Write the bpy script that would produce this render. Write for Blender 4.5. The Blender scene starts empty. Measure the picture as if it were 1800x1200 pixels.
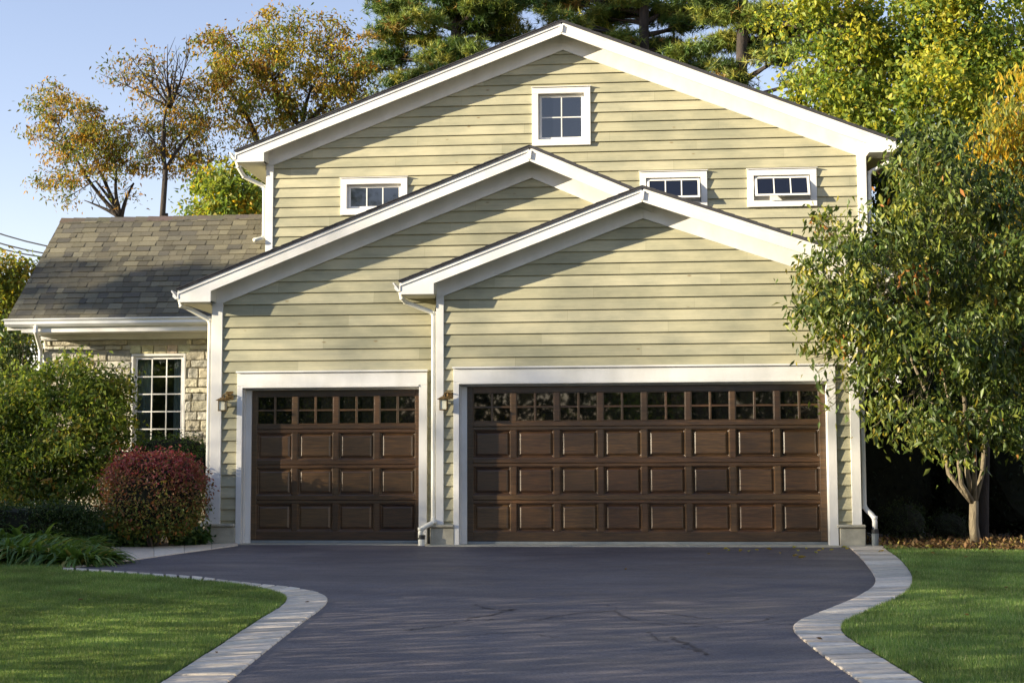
import bpy, bmesh, math, random
import numpy as np
from mathutils import Vector, Matrix
random.seed(7); RNG = np.random.default_rng(11)
S = bpy.context.scene; C = S.collection
# ------------------------------------------------------------------ camera, world, sun, exposure
F = 2650.0; D0 = 20.5586; H0 = 0.9616; PITCH, ROLL, YAW = 0.08745667, -0.00279075, 0.09670688
_fw = np.array([-math.sin(YAW)*math.cos(PITCH), math.cos(YAW)*math.cos(PITCH), math.sin(PITCH)])
_rt = np.array([math.cos(YAW), math.sin(YAW), 0.]); _up = np.cross(_rt, _fw)
_c, _s = math.cos(ROLL), math.sin(ROLL)
RT, UP, FW = _c*_rt+_s*_up, -_s*_rt+_c*_up, _fw
cam = bpy.data.objects.new('camera', bpy.data.cameras.new('camera')); C.objects.link(cam)
cam.matrix_world = Matrix(((RT[0], UP[0], -FW[0], 0), (RT[1], UP[1], -FW[1], -D0), (RT[2], UP[2], -FW[2], H0), (0, 0, 0, 1)))
cam.data.sensor_width = 36; cam.data.lens = F/1800*36; cam.data.clip_end = 3000; cam.data.clip_start = .1
S.camera = cam
SUN_DIR = Vector((2.5, 1.0, -0.55)).normalized()          # the way the light travels
sun_el = math.asin(-SUN_DIR.z); sun_az = math.atan2(-SUN_DIR.x, -SUN_DIR.y)
w = bpy.data.worlds.new('World'); S.world = w; w.use_nodes = True
nt = w.node_tree; bg = nt.nodes['Background']; sky = nt.nodes.new('ShaderNodeTexSky')
sky.sky_type = 'NISHITA'; sky.sun_disc = False; sky.sun_elevation = sun_el; sky.sun_rotation = sun_az
sky.air_density = 1.0; sky.dust_density = 0.0; sky.ozone_density = 3.0
tn = nt.nodes.new('ShaderNodeMix'); tn.data_type = 'RGBA'; tn.blend_type = 'MULTIPLY'; tn.inputs[0].default_value = 1.0   # warm tint multiplied into the sky, makes shade less blue
nt.links.new(sky.outputs[0], tn.inputs[6]); tn.inputs[7].default_value = (1.58, 1.05, .92, 1)
nt.links.new(tn.outputs[2], bg.inputs[0]); bg.inputs[1].default_value = 0.12
sl = bpy.data.lights.new('sun', 'SUN'); sl.energy = 5.0; sl.angle = math.radians(0.5); sl.color = (1.0, .88, .66)
so = bpy.data.objects.new('sun', sl); C.objects.link(so); so.rotation_euler = SUN_DIR.to_track_quat('-Z', 'Y').to_euler()
S.view_settings.view_transform = 'Standard'; S.view_settings.look = 'None'; S.view_settings.gamma = 1
S.view_settings.exposure = 1.45
# ------------------------------------------------------------------ places in the scene
GS = 0.026                                                # the ground falls towards the street
def _ray(px, py):
    v = ((px-900)/F, -(py-600)/F, 1.0); return v[0]*RT+v[1]*UP+v[2]*FW
def P(px, py, Y=0.0):                                     # point of the vertical plane at depth Y
    d = _ray(px, py); t = (Y+D0)/d[1]; return Vector((d[0]*t, Y, H0+d[2]*t))
def G(px, py, up=0.0):                                    # point of the sloping ground
    d = _ray(px, py); t = (-H0+up-GS*D0)/(d[2]-GS*d[1]); return Vector((d[0]*t, -D0+d[1]*t, H0+d[2]*t))
def gz(x, y): return GS*max(y, -30) if y < 0 else 0.0
def ppm(Y): return F/(Y+D0)                               # picture units per metre at depth Y
# ------------------------------------------------------------------ materials
def mk(name):
    m = bpy.data.materials.new(name); m.use_nodes = True; n = m.node_tree; return m, n, n.nodes['Principled BSDF']
def nd(n, t, **k):
    x = n.nodes.new('ShaderNode'+t)
    for a, b in k.items():
        if a.startswith('i_'): x.inputs[a[2:].replace('_', ' ')].default_value = b
        else: setattr(x, a, b)
    return x
def ramp(n, src, stops):
    r = nd(n, 'ValToRGB'); e = r.color_ramp.elements
    while len(e) < len(stops): e.new(.5)
    for el, (p, c) in zip(e, stops): el.position = p; el.color = (c[0], c[1], c[2], 1)
    n.links.new(src, r.inputs[0]); return r
def pos(n, sc=(1, 1, 1)):
    g = nd(n, 'NewGeometry'); mp = nd(n, 'Mapping'); mp.inputs['Scale'].default_value = sc
    n.links.new(g.outputs['Position'], mp.inputs[0]); return mp.outputs[0]
def noise(n, sc, scale=(1, 1, 1), detail=6, rough=.6, dist=0.):
    x = nd(n, 'TexNoise'); x.inputs['Scale'].default_value = sc; x.inputs['Detail'].default_value = detail
    x.inputs['Roughness'].default_value = rough; x.inputs['Distortion'].default_value = dist
    n.links.new(pos(n, scale), x.inputs['Vector']); return x.outputs['Fac']
def mixc(n, fac, a, b, mode='MIX'):
    x = nd(n, 'Mix', data_type='RGBA', blend_type=mode)
    for s, v in ((0, fac), (6, a), (7, b)):
        if hasattr(v, 'links'): n.links.new(v, x.inputs[s])
        elif s == 0: x.inputs[0].default_value = v
        else: x.inputs[s].default_value = (v[0], v[1], v[2], 1)
    return x.outputs[2]
def bump(n, b, h, strength=.3, dist=.01):
    x = nd(n, 'Bump'); x.inputs['Strength'].default_value = strength; x.inputs['Distance'].default_value = dist
    n.links.new(h, x.inputs['Height']); n.links.new(x.outputs[0], b.inputs['Normal'])
def plain(name, c1, c2=None, sc=3, rough=.6, scale=(1, 1, 1), bs=.15, bsc=60, metal=0, spec=.5, lo=.35, hi=.7, bd=.004):
    m, n, b = mk(name); b.inputs['Roughness'].default_value = rough; b.inputs['Metallic'].default_value = metal
    b.inputs['Specular IOR Level'].default_value = spec
    f = noise(n, sc, scale); r = ramp(n, f, ((lo, c1), (hi, c2 or c1))); n.links.new(r.outputs[0], b.inputs[0])
    if bs: bump(n, b, noise(n, bsc, scale), bs, bd)
    return m
def attrm(name, rough=.8, bs=.3, bsc=40, bd=.01, vary=.25, vsc=8, spec=.3):      # colour carried by the pieces themselves
    m, n, b = mk(name); b.inputs['Roughness'].default_value = rough; b.inputs['Specular IOR Level'].default_value = spec
    a = nd(n, 'Attribute', attribute_name='tone')
    v = ramp(n, noise(n, vsc, detail=8, rough=.7), ((.3, (1-vary,)*3), (.7, (1+vary,)*3)))
    n.links.new(mixc(n, 1.0, a.outputs['Color'], v.outputs[0], 'MULTIPLY'), b.inputs[0])
    if bs: bump(n, b, noise(n, bsc), bs, bd)
    return m
def leafm(name, trans=.35, rough=.45, spec=.4):
    m, n, b = mk(name); a = nd(n, 'Attribute', attribute_name='tone')
    b.inputs['Roughness'].default_value = rough; b.inputs['Specular IOR Level'].default_value = spec
    n.links.new(a.outputs['Color'], b.inputs[0])
    t = nd(n, 'BsdfTranslucent'); n.links.new(mixc(n, 1.0, a.outputs['Color'], (1.5, 1.35, .7), 'MULTIPLY'), t.inputs[0])
    x = nd(n, 'MixShader'); x.inputs[0].default_value = trans
    n.links.new(b.outputs[0], x.inputs[1]); n.links.new(t.outputs[0], x.inputs[2])
    n.links.new(x.outputs[0], n.nodes['Material Output'].inputs[0]); return m
def siding_mat():
    m, n, b = mk('stained cedar siding'); b.inputs['Roughness'].default_value = .55; b.inputs['Specular IOR Level'].default_value = .25
    g = nd(n, 'NewGeometry'); sep = nd(n, 'SeparateXYZ'); n.links.new(g.outputs['Position'], sep.inputs[0])
    row = nd(n, 'Math', operation='MULTIPLY'); n.links.new(sep.outputs[2], row.inputs[0]); row.inputs[1].default_value = 1/.16
    fl = nd(n, 'Math', operation='FLOOR'); n.links.new(row.outputs[0], fl.inputs[0])
    xs = nd(n, 'Math', operation='MULTIPLY_ADD'); n.links.new(fl.outputs[0], xs.inputs[0]); xs.inputs[1].default_value = 1.37; n.links.new(sep.outputs[0], xs.inputs[2])
    xf = nd(n, 'Math', operation='MULTIPLY'); n.links.new(xs.outputs[0], xf.inputs[0]); xf.inputs[1].default_value = 1/3.1
    xg = nd(n, 'Math', operation='FLOOR'); n.links.new(xf.outputs[0], xg.inputs[0])
    cv = nd(n, 'CombineXYZ'); n.links.new(fl.outputs[0], cv.inputs[0]); n.links.new(xg.outputs[0], cv.inputs[1])
    wn = nd(n, 'TexWhiteNoise', noise_dimensions='2D'); n.links.new(cv.outputs[0], wn.inputs['Vector'])
    base = ramp(n, wn.outputs['Value'], ((0, (.375, .355, .245)), (.5, (.425, .40, .278)), (1, (.475, .445, .315))))
    grain = ramp(n, noise(n, 2.2, (.6, 1, 22), 8, .7), ((.3, (.86, .86, .84)), (.7, (1.1, 1.09, 1.06))))
    c = mixc(n, 1, base.outputs[0], grain.outputs[0], 'MULTIPLY')
    blot = ramp(n, noise(n, 1.3, (1, 1, 2.2), 5, .6), ((.36, (.78, .80, .80)), (.6, (1.06, 1.05, 1.02))))
    c = mixc(n, 1.0, c, blot.outputs[0], 'MULTIPLY')
    fr = nd(n, 'Math', operation='FRACT'); n.links.new(xf.outputs[0], fr.inputs[0]); lt = nd(n, 'Math', operation='LESS_THAN'); n.links.new(fr.outputs[0], lt.inputs[0]); lt.inputs[1].default_value = .0022
    lf = nd(n, 'Math', operation='MULTIPLY'); n.links.new(lt.outputs[0], lf.inputs[0]); lf.inputs[1].default_value = .22
    c = mixc(n, lf.outputs[0], c, (.10, .09, .05))
    vo = nd(n, 'TexVoronoi'); vo.inputs['Scale'].default_value = 2.0; n.links.new(pos(n, (1, 1, 2.2)), vo.inputs['Vector'])
    kn = ramp(n, vo.outputs['Distance'], ((0.0, (1, 1, 1)), (.035, (.75, .75, .75)), (.075, (0, 0, 0))))
    n.links.new(mixc(n, kn.outputs[0], c, (.22, .16, .08)), b.inputs[0])
    bump(n, b, noise(n, 30, (.4, 1, 6), 6), .35, .004); return m
def wood_mat():
    m, n, b = mk('varnished walnut'); b.inputs['Roughness'].default_value = .36; b.inputs['Specular IOR Level'].default_value = .5; b.inputs['Coat Weight'].default_value = .8; b.inputs['Coat Roughness'].default_value = .28
    a = nd(n, 'Attribute', attribute_name='tone')
    gh = ramp(n, noise(n, 3.5, (1.2, 1, 14), 9, .68, .4), ((.28, (.34, .28, .24)), (.5, (.9, .88, .86)), (.74, (1.9, 1.7, 1.45))))
    n.links.new(mixc(n, 1, a.outputs['Color'], gh.outputs[0], 'MULTIPLY'), b.inputs[0])
    bump(n, b, noise(n, 14, (1, 1, 9)), .12, .003); return m
def asphalt_mat():
    m, n, b = mk('sealed asphalt'); b.inputs['Roughness'].default_value = .62; b.inputs['Specular IOR Level'].default_value = .45
    f = ramp(n, noise(n, .55, (1, 2.2, 1), 8, .65, .5), ((.3, (.084, .074, .083)), (.5, (.114, .101, .108)), (.72, (.165, .146, .150))))
    s = ramp(n, noise(n, 48, detail=6, rough=.85), ((.38, (.55,)*3), (.64, (1.55,)*3)))
    c = mixc(n, 1, f.outputs[0], s.outputs[0], 'MULTIPLY')
    st = ramp(n, noise(n, 2.2, (.35, 2.2, 1), 6, .7, 1.2), ((.62, (0, 0, 0)), (.72, (1, 1, 1))))
    c = mixc(n, st.outputs[0], c, (.17, .145, .135)); n.links.new(c, b.inputs[0])
    rr = ramp(n, noise(n, 1.1, (1, 2, 1), 6, .6), ((.3, (.5,)*3), (.7, (.78,)*3))); n.links.new(rr.outputs[0], b.inputs['Roughness'])
    bump(n, b, noise(n, 160, detail=3), .5, .004); return m
def lawn_mat():
    m, n, b = mk('lawn turf'); b.inputs['Roughness'].default_value = .9; b.inputs['Specular IOR Level'].default_value = .1
    f = ramp(n, noise(n, 35, detail=6), ((.35, (.06, .10, .025)), (.65, (.12, .18, .045)))); n.links.new(f.outputs[0], b.inputs[0])
    bump(n, b, noise(n, 80), .8, .02); return m
def glass_mat(name, col=(.012, .014, .018), rough=.03, spec=1.0):
    m, n, b = mk(name); b.inputs['Base Color'].default_value = (*col, 1); b.inputs['Roughness'].default_value = rough
    b.inputs['IOR'].default_value = 1.6; b.inputs['Specular IOR Level'].default_value = spec
    bump(n, b, noise(n, 1.6, detail=1), .05, .02); return m
MS = siding_mat(); MW = wood_mat(); MA = asphalt_mat(); ML = lawn_mat()
MT = plain('white painted trim', (.64, .62, .565), (.80, .78, .74), 2.2, .5, (1, 1, .5), .25, 30, lo=.25, hi=.6)
MG = plain('white gutter metal', (.72, .71, .67), (.78, .77, .74), 3, .35, bs=.03)
MPV = plain('cream downspout', (.72, .70, .60), (.78, .76, .67), 3, .4, bs=.03)
MSOF = plain('painted soffit boards', (.56, .54, .46), (.62, .60, .52), 5, .6, (1, .3, 1), .1)
MBK = plain('black rubber boot', (.015, .015, .017), (.03, .03, .03), 8, .6)
MPIPE = plain('grey drain pipe', (.20, .22, .22), (.26, .28, .28), 6, .6)
MEDGE = plain('dark shingle edge', (.035, .035, .042), (.06, .058, .065), 30, .9, bs=.6, bsc=120, bd=.01)
MSH = attrm('asphalt shingles', .95, .8, 220, .006, .22, 60, .15)
MST = attrm('split limestone', .9, .9, 14, .03, .22, 9, .2)
MMOR = plain('mortar', (.36, .33, .25), (.46, .42, .33), 20, .95, bs=.5)
MCON = plain('weathered concrete', (.36, .335, .26), (.52, .485, .38), 7, .9, bs=.6, bsc=60, bd=.006)
MPAV = attrm('concrete pavers', .9, .6, 120, .004, .16, 12, .25)
MGL = glass_mat('window glass', (.006, .007, .012)); MGL2 = glass_mat('dark door glass', (.006, .006, .006), .02, .8)
def thin_glass():
    m, n, b = mk('clear window glass'); t = nd(n, 'BsdfTransparent'); t.inputs[0].default_value = (.85, .9, .9, 1); g = nd(n, 'BsdfGlossy'); g.inputs['Roughness'].default_value = .02
    f = nd(n, 'Fresnel'); f.inputs[0].default_value = 1.75; x = nd(n, 'MixShader'); n.links.new(f.outputs[0], x.inputs[0]); n.links.new(t.outputs[0], x.inputs[1]); n.links.new(g.outputs[0], x.inputs[2])
    n.links.new(x.outputs[0], n.nodes['Material Output'].inputs[0]); return m
MGLT = thin_glass()
MBR = plain('aged brass', (.18, .11, .045), (.36, .24, .10), 25, .42, bs=.1, metal=.9)
MLG = plain('frosted lantern glass', (.75, .72, .55), (.8, .78, .62), 8, .25, bs=0)
MMU = plain('bark mulch', (.022, .013, .008), (.075, .045, .026), 28, .95, bs=1, bsc=45, bd=.03)
MSOIL = plain('rough ground', (.03, .05, .015), (.07, .09, .03), 2.5, .95, bs=.6, bsc=8, bd=.05)
MBARK = plain('grey brown bark', (.055, .042, .03), (.16, .13, .095), 9, .9, (1, 1, .25), 1, 25, bd=.02)
MBARKL = plain('pale smooth bark', (.12, .095, .06), (.30, .245, .16), 14, .85, (1, 1, .35), 1, 45, bd=.02)
MBARKP = plain('dark pine bark', (.02, .016, .014), (.06, .045, .036), 9, .95, (1, 1, .3), 1, 18, bd=.03)
MLEAF = leafm('broad leaves'); MLEAFT = leafm('thin autumn leaves', .5, .5, .3); MNEED = leafm('pine needles', .2, .5, .3)
MGRASS = leafm('grass blades', .3, .6, .2); MDRY = leafm('dry leaves', .25, .8, .2)
MCUR = plain('pale curtain', (.42, .46, .43), (.58, .61, .58), 3, .9, (9, 9, .4), .4, 4, lo=.4, hi=.6)
MCORE = plain('inner shade core', (.008, .010, .005), (.018, .022, .01), 12, 1, bs=0)  # near-black colour stands for the shade inside the bushes
# ------------------------------------------------------------------ object helpers
def props(o, label=None, cat=None, group=None, kind=None):
    for k, v in (('label', label), ('category', cat), ('group', group), ('kind', kind)):
        if v: o[k] = v
    return o
def adopt(o, parent):
    if parent is not None:
        o.parent = parent; o.matrix_parent_inverse = parent_world(parent).inverted()
def parent_world(p):
    m = Matrix.LocRotScale(p.location, p.rotation_euler, p.scale)
    return (parent_world(p.parent) @ p.matrix_parent_inverse @ m) if p.parent else m
def thing(name, loc, label, cat, group=None):
    o = bpy.data.objects.new(name, None); C.objects.link(o); o.location = loc; o.empty_display_size = .2
    return props(o, label, cat, group)
def mesh_obj(name, me, mat, parent=None, smooth=False):
    o = bpy.data.objects.new(name, me); C.objects.link(o)
    if mat: me.materials.append(mat)
    if smooth: me.shade_smooth()
    adopt(o, parent); return o
class MB:                                                 # gathers shapes, links them as ONE mesh
    def __init__(s): s.v = []; s.f = []; s.c = []; s.mi = []
    def add(s, vs, fs, col=(.5, .5, .5), mi=0):
        k = len(s.v); s.v += [tuple(v) for v in vs]; s.f += [tuple(i+k for i in f) for f in fs]; s.c += [col]*len(vs); s.mi += [mi]*len(fs)
    def box(s, x0, x1, y0, y1, z0, z1, col=(.5, .5, .5), bev=0., mi=0):
        if x0 > x1: x0, x1 = x1, x0
        if y0 > y1: y0, y1 = y1, y0
        if z0 > z1: z0, z1 = z1, z0
        if bev <= 0:
            vs = [(x, y, z) for x in (x0, x1) for y in (y0, y1) for z in (z0, z1)]
            s.add(vs, [(0, 1, 3, 2), (4, 6, 7, 5), (0, 4, 5, 1), (2, 3, 7, 6), (0, 2, 6, 4), (1, 5, 7, 3)], col, mi); return
        b = min(bev, (x1-x0)/2.2, (y1-y0)/2.2, (z1-z0)/2.2); vs = []; idx = {}
        for i, (X, sx) in enumerate(((x0, 1), (x1, -1))):
            for j, (Y, sy) in enumerate(((y0, 1), (y1, -1))):
                for k, (Z, sz) in enumerate(((z0, 1), (z1, -1))):
                    for a, p in enumerate(((X, Y+sy*b, Z+sz*b), (X+sx*b, Y, Z+sz*b), (X+sx*b, Y+sy*b, Z))):
                        idx[i, j, k, a] = len(vs); vs.append(p)
        fs = []
        for i in (0, 1): fs.append([idx[i, 0, 0, 0], idx[i, 0, 1, 0], idx[i, 1, 1, 0], idx[i, 1, 0, 0]])
        for j in (0, 1): fs.append([idx[0, j, 0, 1], idx[0, j, 1, 1], idx[1, j, 1, 1], idx[1, j, 0, 1]])
        for k in (0, 1): fs.append([idx[0, 0, k, 2], idx[0, 1, k, 2], idx[1, 1, k, 2], idx[1, 0, k, 2]])
        for i in (0, 1):
            for j in (0, 1): fs.append([idx[i, j, 0, 0], idx[i, j, 1, 0], idx[i, j, 1, 1], idx[i, j, 0, 1]])
            for k in (0, 1): fs.append([idx[i, 0, k, 0], idx[i, 1, k, 0], idx[i, 1, k, 2], idx[i, 0, k, 2]])
        for j in (0, 1):
            for k in (0, 1): fs.append([idx[0, j, k, 1], idx[1, j, k, 1], idx[1, j, k, 2], idx[0, j, k, 2]])
        for i in (0, 1):
            for j in (0, 1):
                for k in (0, 1): fs.append([idx[i, j, k, a] for a in range(3)])
        s.add(vs, fs, col, mi)
    def prism(s, pts, y0, y1, col=(.5, .5, .5), mi=0):    # polygon in x,z pushed along y
        n = len(pts); vs = [(x, y0, z) for x, z in pts]+[(x, y1, z) for x, z in pts]
        s.add(vs, [tuple(range(n)), tuple(range(2*n-1, n-1, -1))]+[(i, (i+1) % n, n+(i+1) % n, n+i) for i in range(n)], col, mi)
    def tube(s, pts, rad, n=8, sq=None, col=(.5, .5, .5), mi=0, cap=True):
        pts = [Vector(p) for p in pts]; k0 = len(s.v); rs = rad if hasattr(rad, '__len__') else [rad]*len(pts); vs = []; u = None
        for i, p in enumerate(pts):
            t = (pts[min(i+1, len(pts)-1)]-pts[max(i-1, 0)]).normalized()
            if u is None: u = t.orthogonal().normalized() if abs(t.z) < .9 and not sq else (Vector((1, 0, 0))-t*t.x).normalized()
            else: u = (u-t*u.dot(t)).normalized()
            v = t.cross(u)
            for j in range(n):
                a = 2*math.pi*(j+.5)/n; q = 1.0
                if sq: vs.append(p+u*(sq[0]*(1 if math.cos(a) > 0 else -1))+v*(sq[1]*(1 if math.sin(a) > 0 else -1)))
                else: vs.append(p+(u*math.cos(a)+v*math.sin(a))*rs[i])
        m = len(pts); fs = [(i*n+j, i*n+(j+1) % n, (i+1)*n+(j+1) % n, (i+1)*n+j) for i in range(m-1) for j in range(n)]
        if cap: fs += [tuple(range(n)), tuple((m-1)*n+j for j in reversed(range(n)))]
        s.add(vs, fs, col, mi)
    def build(s, name, mat, parent=None, smooth=False, bev=0., attr=True):
        me = bpy.data.meshes.new(name); me.from_pydata(s.v, [], s.f); me.validate()
        bm = bmesh.new(); bm.from_mesh(me); bmesh.ops.recalc_face_normals(bm, faces=bm.faces); bm.to_mesh(me); bm.free()
        if attr and len(me.vertices) == len(s.c):
            a = me.attributes.new('tone', 'FLOAT_COLOR', 'POINT'); a.data.foreach_set('color', np.array([(*c, 1) for c in s.c], dtype=np.float32).ravel())
        mats = mat if isinstance(mat, (list, tuple)) else [mat]
        o = mesh_obj(name, me, None, parent, smooth)
        for m in mats: me.materials.append(m)
        if len(mats) > 1 and len(me.polygons) == len(s.mi): me.polygons.foreach_set('material_index', s.mi)
        if bev:
            md = o.modifiers.new('bevel', 'BEVEL'); md.width = bev; md.segments = 2; md.limit_method = 'ANGLE'; md.angle_limit = math.radians(40)
        return o
# ------------------------------------------------------------------ THE HOUSE
house = thing('house', (-2, 4, 0), 'two storey suburban house with cream clapboard gables, white trim and walnut garage doors', 'house')
Z1 = .16
def siding(mb, y, lo, hi, z0, z1, holes=(), out=.030, axis='x', sgn=-1):
    """lapped boards between lo(z) and hi(z) on the plane y; holes = (x0,x1,z0,z1)"""
    zs = {z0, z1}
    k = math.floor(z0/Z1)
    while k*Z1 < z1:
        if k*Z1 > z0: zs.add(k*Z1)
        k += 1
    for h in holes: zs |= {h[2], h[3]}
    zs = sorted(z for z in zs if z0 <= z <= z1)
    def V(x, o, z): return (x, y+sgn*o, z) if axis == 'x' else (y+sgn*o, x, z)
    for a, b in zip(zs[:-1], zs[1:]):
        if b-a < 1e-5: continue
        mid = (a+b)/2; kk = math.floor(mid/Z1)
        oa = out*(1-(a/Z1-kk)); ob = out*(1-(b/Z1-kk)); first = abs(a/Z1-kk) < 1e-3
        cuts = sorted((h[0], h[1]) for h in holes if h[2] < mid < h[3]); segs = []; x = None
        cur = ('L',)
        for c0, c1 in cuts: segs.append((cur, c0)); cur = c1
        segs.append((cur, ('R',)))
        for l, r in segs:
            la, lb = (lo(a), lo(b)) if isinstance(l, tuple) else (l, l)
            ra, rb = (hi(a), hi(b)) if isinstance(r, tuple) else (r, r)
            if ra <= la: continue
            if rb < lb: lb = rb = (lb+rb)/2
            q = len(mb.v); vs = [V(la, oa, a), V(ra, oa, a), V(rb, ob, b), V(lb, ob, b)]; fs = [(0, 1, 2, 3)]
            if first:
                vs += [V(la, -.002, a), V(ra, -.002, a)]; fs += [(0, 4, 5, 1)]
            mb.add(vs, fs)
def side_build(mb, name, label=None):
    me = bpy.data.meshes.new(name); me.from_pydata(mb.v, [], mb.f)
    return props(mesh_obj(name, me, MS, house), label)
OV = .34
class Gable:
    def __init__(s, Y, xl, xr, zb, ridge, eL, eR, back, ztop_off=.30):
        s.Y, s.xl, s.xr, s.zb, s.back = Y, xl, xr, zb, back; s.R, s.L, s.E = ridge, eL, eR; s.yf = Y-OV
        s.sL = (ridge[1]-eL[1])/(ridge[0]-eL[0]); s.sR = (ridge[1]-eR[1])/(eR[0]-ridge[0])
    def top(s, x): return s.R[1]-(s.R[0]-x)*s.sL if x < s.R[0] else s.R[1]-(x-s.R[0])*s.sR
# fitted from the photograph: metres
up_, mid_, dbl_ = {}, {}, {}
SU = 3.2; SMID = .25
ru, lu, eu = P(987, 40, SU-OV), P(415, 268, SU-OV), P(1573, 249, SU-OV)
rm, lm, em = P(931, 260, SMID-OV), P(314, 511, SMID-OV), P(1110, 334, SMID-OV)
rd, ld, ed = P(1129, 331, -OV), P(704, 497, -OV), P(1362, 406, -OV)
xdl, xdr = P(767, 850).x, P(1513, 850).x
edx = xdr+(xdl-ld.x); sd = (rd.z-ed.z)/(ed.x-rd.x)
xml = P(370.5, 800, SMID).x
sm = (rm.z-em.z)/(em.x-rm.x)
xul, xur = P(468.5, 350, SU).x, P(1523.5, 350, SU).x
GD = Gable(0, xdl, xdr, .27, (rd.x, rd.z), (ld.x, ld.z), (edx, rd.z-sd*(edx-rd.x)), SU-.02)
GM = Gable(SMID, xml, -.10, .27, (rm.x, rm.z), (lm.x, lm.z), (-.05, rm.z-sm*(-.05-rm.x)), SU-.02)
GU = Gable(SU, xul, xur, 2.4, (ru.x, ru.z), (lu.x, lu.z), (eu.x, eu.z), SU+9.5)
# openings
DJL, DJR = P(818.5, 850).x, P(1455.5, 850).x; DTOP = 2.165
SJL, SJR = P(436.3, 850, SMID).x, P(736.5, 850, SMID).x; STOP = 2.15
def win_rect(x0, x1, y0, y1, Y): a, b = P(x0, y0, Y), P(x1, y1, Y); return [a.x, b.x, b.z, a.z]
WTOP = win_rect(935.5, 1038.5, 156, 255.5, SU); WL = win_rect(600, 716.5, 314, 382.5, SU)
WM = win_rect(1124.5, 1243.5, 304.2, 372, SU); WR = win_rect(1313, 1436, 299, 368.5, SU)
for W_ in (WL, WM, WR): W_[3] = (WL[3]+WM[3]+WR[3])/3; W_[2] = W_[3]-.60
def ins(r, d): return (r[0]+d, r[1]-d, r[2]+d, r[3]-d)
for g, nm, lab, holes in ((GD, 'wall', 'clapboard gable wall above the wide garage door', [(DJL-.087, DJR+.008, 0, DTOP+.04)]),
                          (GM, 'wall', 'clapboard gable wall above the narrow garage door', [(SJL-.087, SJR+.008, 0, STOP+.04)]),
                          (GU, 'wall', 'upper storey clapboard gable wall with four small windows', [ins(r, .05) for r in (WTOP, WL, WM, WR)])):
    mb = MB()
    def lo(z, g=g):
        zz = g.L[1]-.1+ (g.xl-g.L[0])*g.sL
        return g.xl+.02 if z < g.top(g.xl)-.24 else g.R[0]-(g.R[1]-.24-z)/g.sL
    def hi(z, g=g): return g.xr-.02 if z < g.top(g.xr)-.24 else g.R[0]+(g.R[1]-.24-z)/g.sR
    siding(mb, g.Y, lo, hi, g.zb, g.R[1]-.26, holes)
    for xx, sg in ((g.xl, -1), (g.xr, 1)):                # side walls run back
        siding(mb, xx, lambda z, g=g: g.Y+.02, lambda z, g=g: g.back, g.zb, g.top(xx)-.3, (), .030, 'y', sg)
    side_build(mb, nm, lab)
# solid backing behind the boards so no light leaks
MSHE = plain('bare sheathing', (.05, .05, .05), bs=0)
for g, holes in ((GD, (DJL, DJR, DTOP)), (GM, (SJL, SJR, STOP))):
    h0, h1, ht = holes; bk = MB()
    zl, zr = g.top(g.xl)-.32, g.top(g.xr)-.32
    bk.prism([(g.xl+.01, .0), (h0-.09, .0), (h0-.09, ht+.05), (h1+.02, ht+.05), (h1+.02, .0), (g.xr-.01, .0), (g.xr-.01, zr), (g.R[0], g.R[1]-.3), (g.xl+.01, zl)], g.Y+.004, g.Y+.12)
    bk.box(h0-.3, h1+.3, g.Y+.45, g.Y+.5, 0, ht+.3); bk.build('wall_backing', MSHE, house)
g = GU; bk = MB()
bk.prism([(g.xl+.01, 2.4), (g.xr-.01, 2.4), (g.xr-.01, g.top(g.xr)-.32), (g.R[0], g.R[1]-.3), (g.xl+.01, g.top(g.xl)-.32)], g.Y+.2, g.Y+.3)
bk.build('wall_backing', MSHE, house); bk = MB(); bk.box(GU.xl+.03, GU.xr-.03, SU+9.3, SU+9.4, 0, 5.5); bk.build('wall_backing', MSHE, house)

# roofs
def shingle_rows(mb, x0, y0, z0, x1, y1, z1, run_a, run_b, axis, tones, expo=.16, tw=(.17, .42), edge=0.0, skewL=0., skewR=0., th=.010):
    """strips of tabs; slope goes (x0,y0,z0)->(x1,y1,z1) in the plane across `axis`; run along axis from run_a to run_b"""
    a = Vector((x0, y0, z0)); b = Vector((x1, y1, z1)); L = (b-a).length; d = (b-a)/L
    ax = Vector((1, 0, 0)) if axis == 'x' else Vector((0, 1, 0)); nrm = d.cross(ax).normalized()
    if nrm.z < 0: nrm = -nrm
    n = int(L/expo)+1
    for i in range(n):
        s0 = i*expo; s1 = min(L, s0+expo+.02); t = run_a+random.uniform(-.3, 0)
        while t < run_b:
            wd = random.uniform(*tw); q0 = max(run_a, t); q1 = min(run_b, t+wd-.006); t += wd
            if q1-q0 < .02: continue
            thick = random.random() < .5; c = random.choice(tones); k = random.uniform(.85, 1.15)
            lo_ = s0+(random.uniform(-.004, .004)); h = th*(1.9 if thick else 1.0)
            A = a+d*lo_; B = a+d*s1
            vs = [A+ax*q0, A+ax*q1, B+ax*q1, B+ax*q0, A+ax*q0+nrm*h, A+ax*q1+nrm*h, B+ax*q1+nrm*.001, B+ax*q0+nrm*.001]
            mb.add(vs, [(4, 5, 6, 7), (0, 1, 5, 4), (0, 4, 7, 3), (1, 2, 6, 5)], tuple(x*k for x in c))
TON = [(.135, .122, .090), (.15, .136, .098), (.118, .108, .083), (.17, .154, .108), (.13, .12, .09), (.108, .10, .082), (.19, .172, .12), (.145, .13, .094)]
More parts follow.
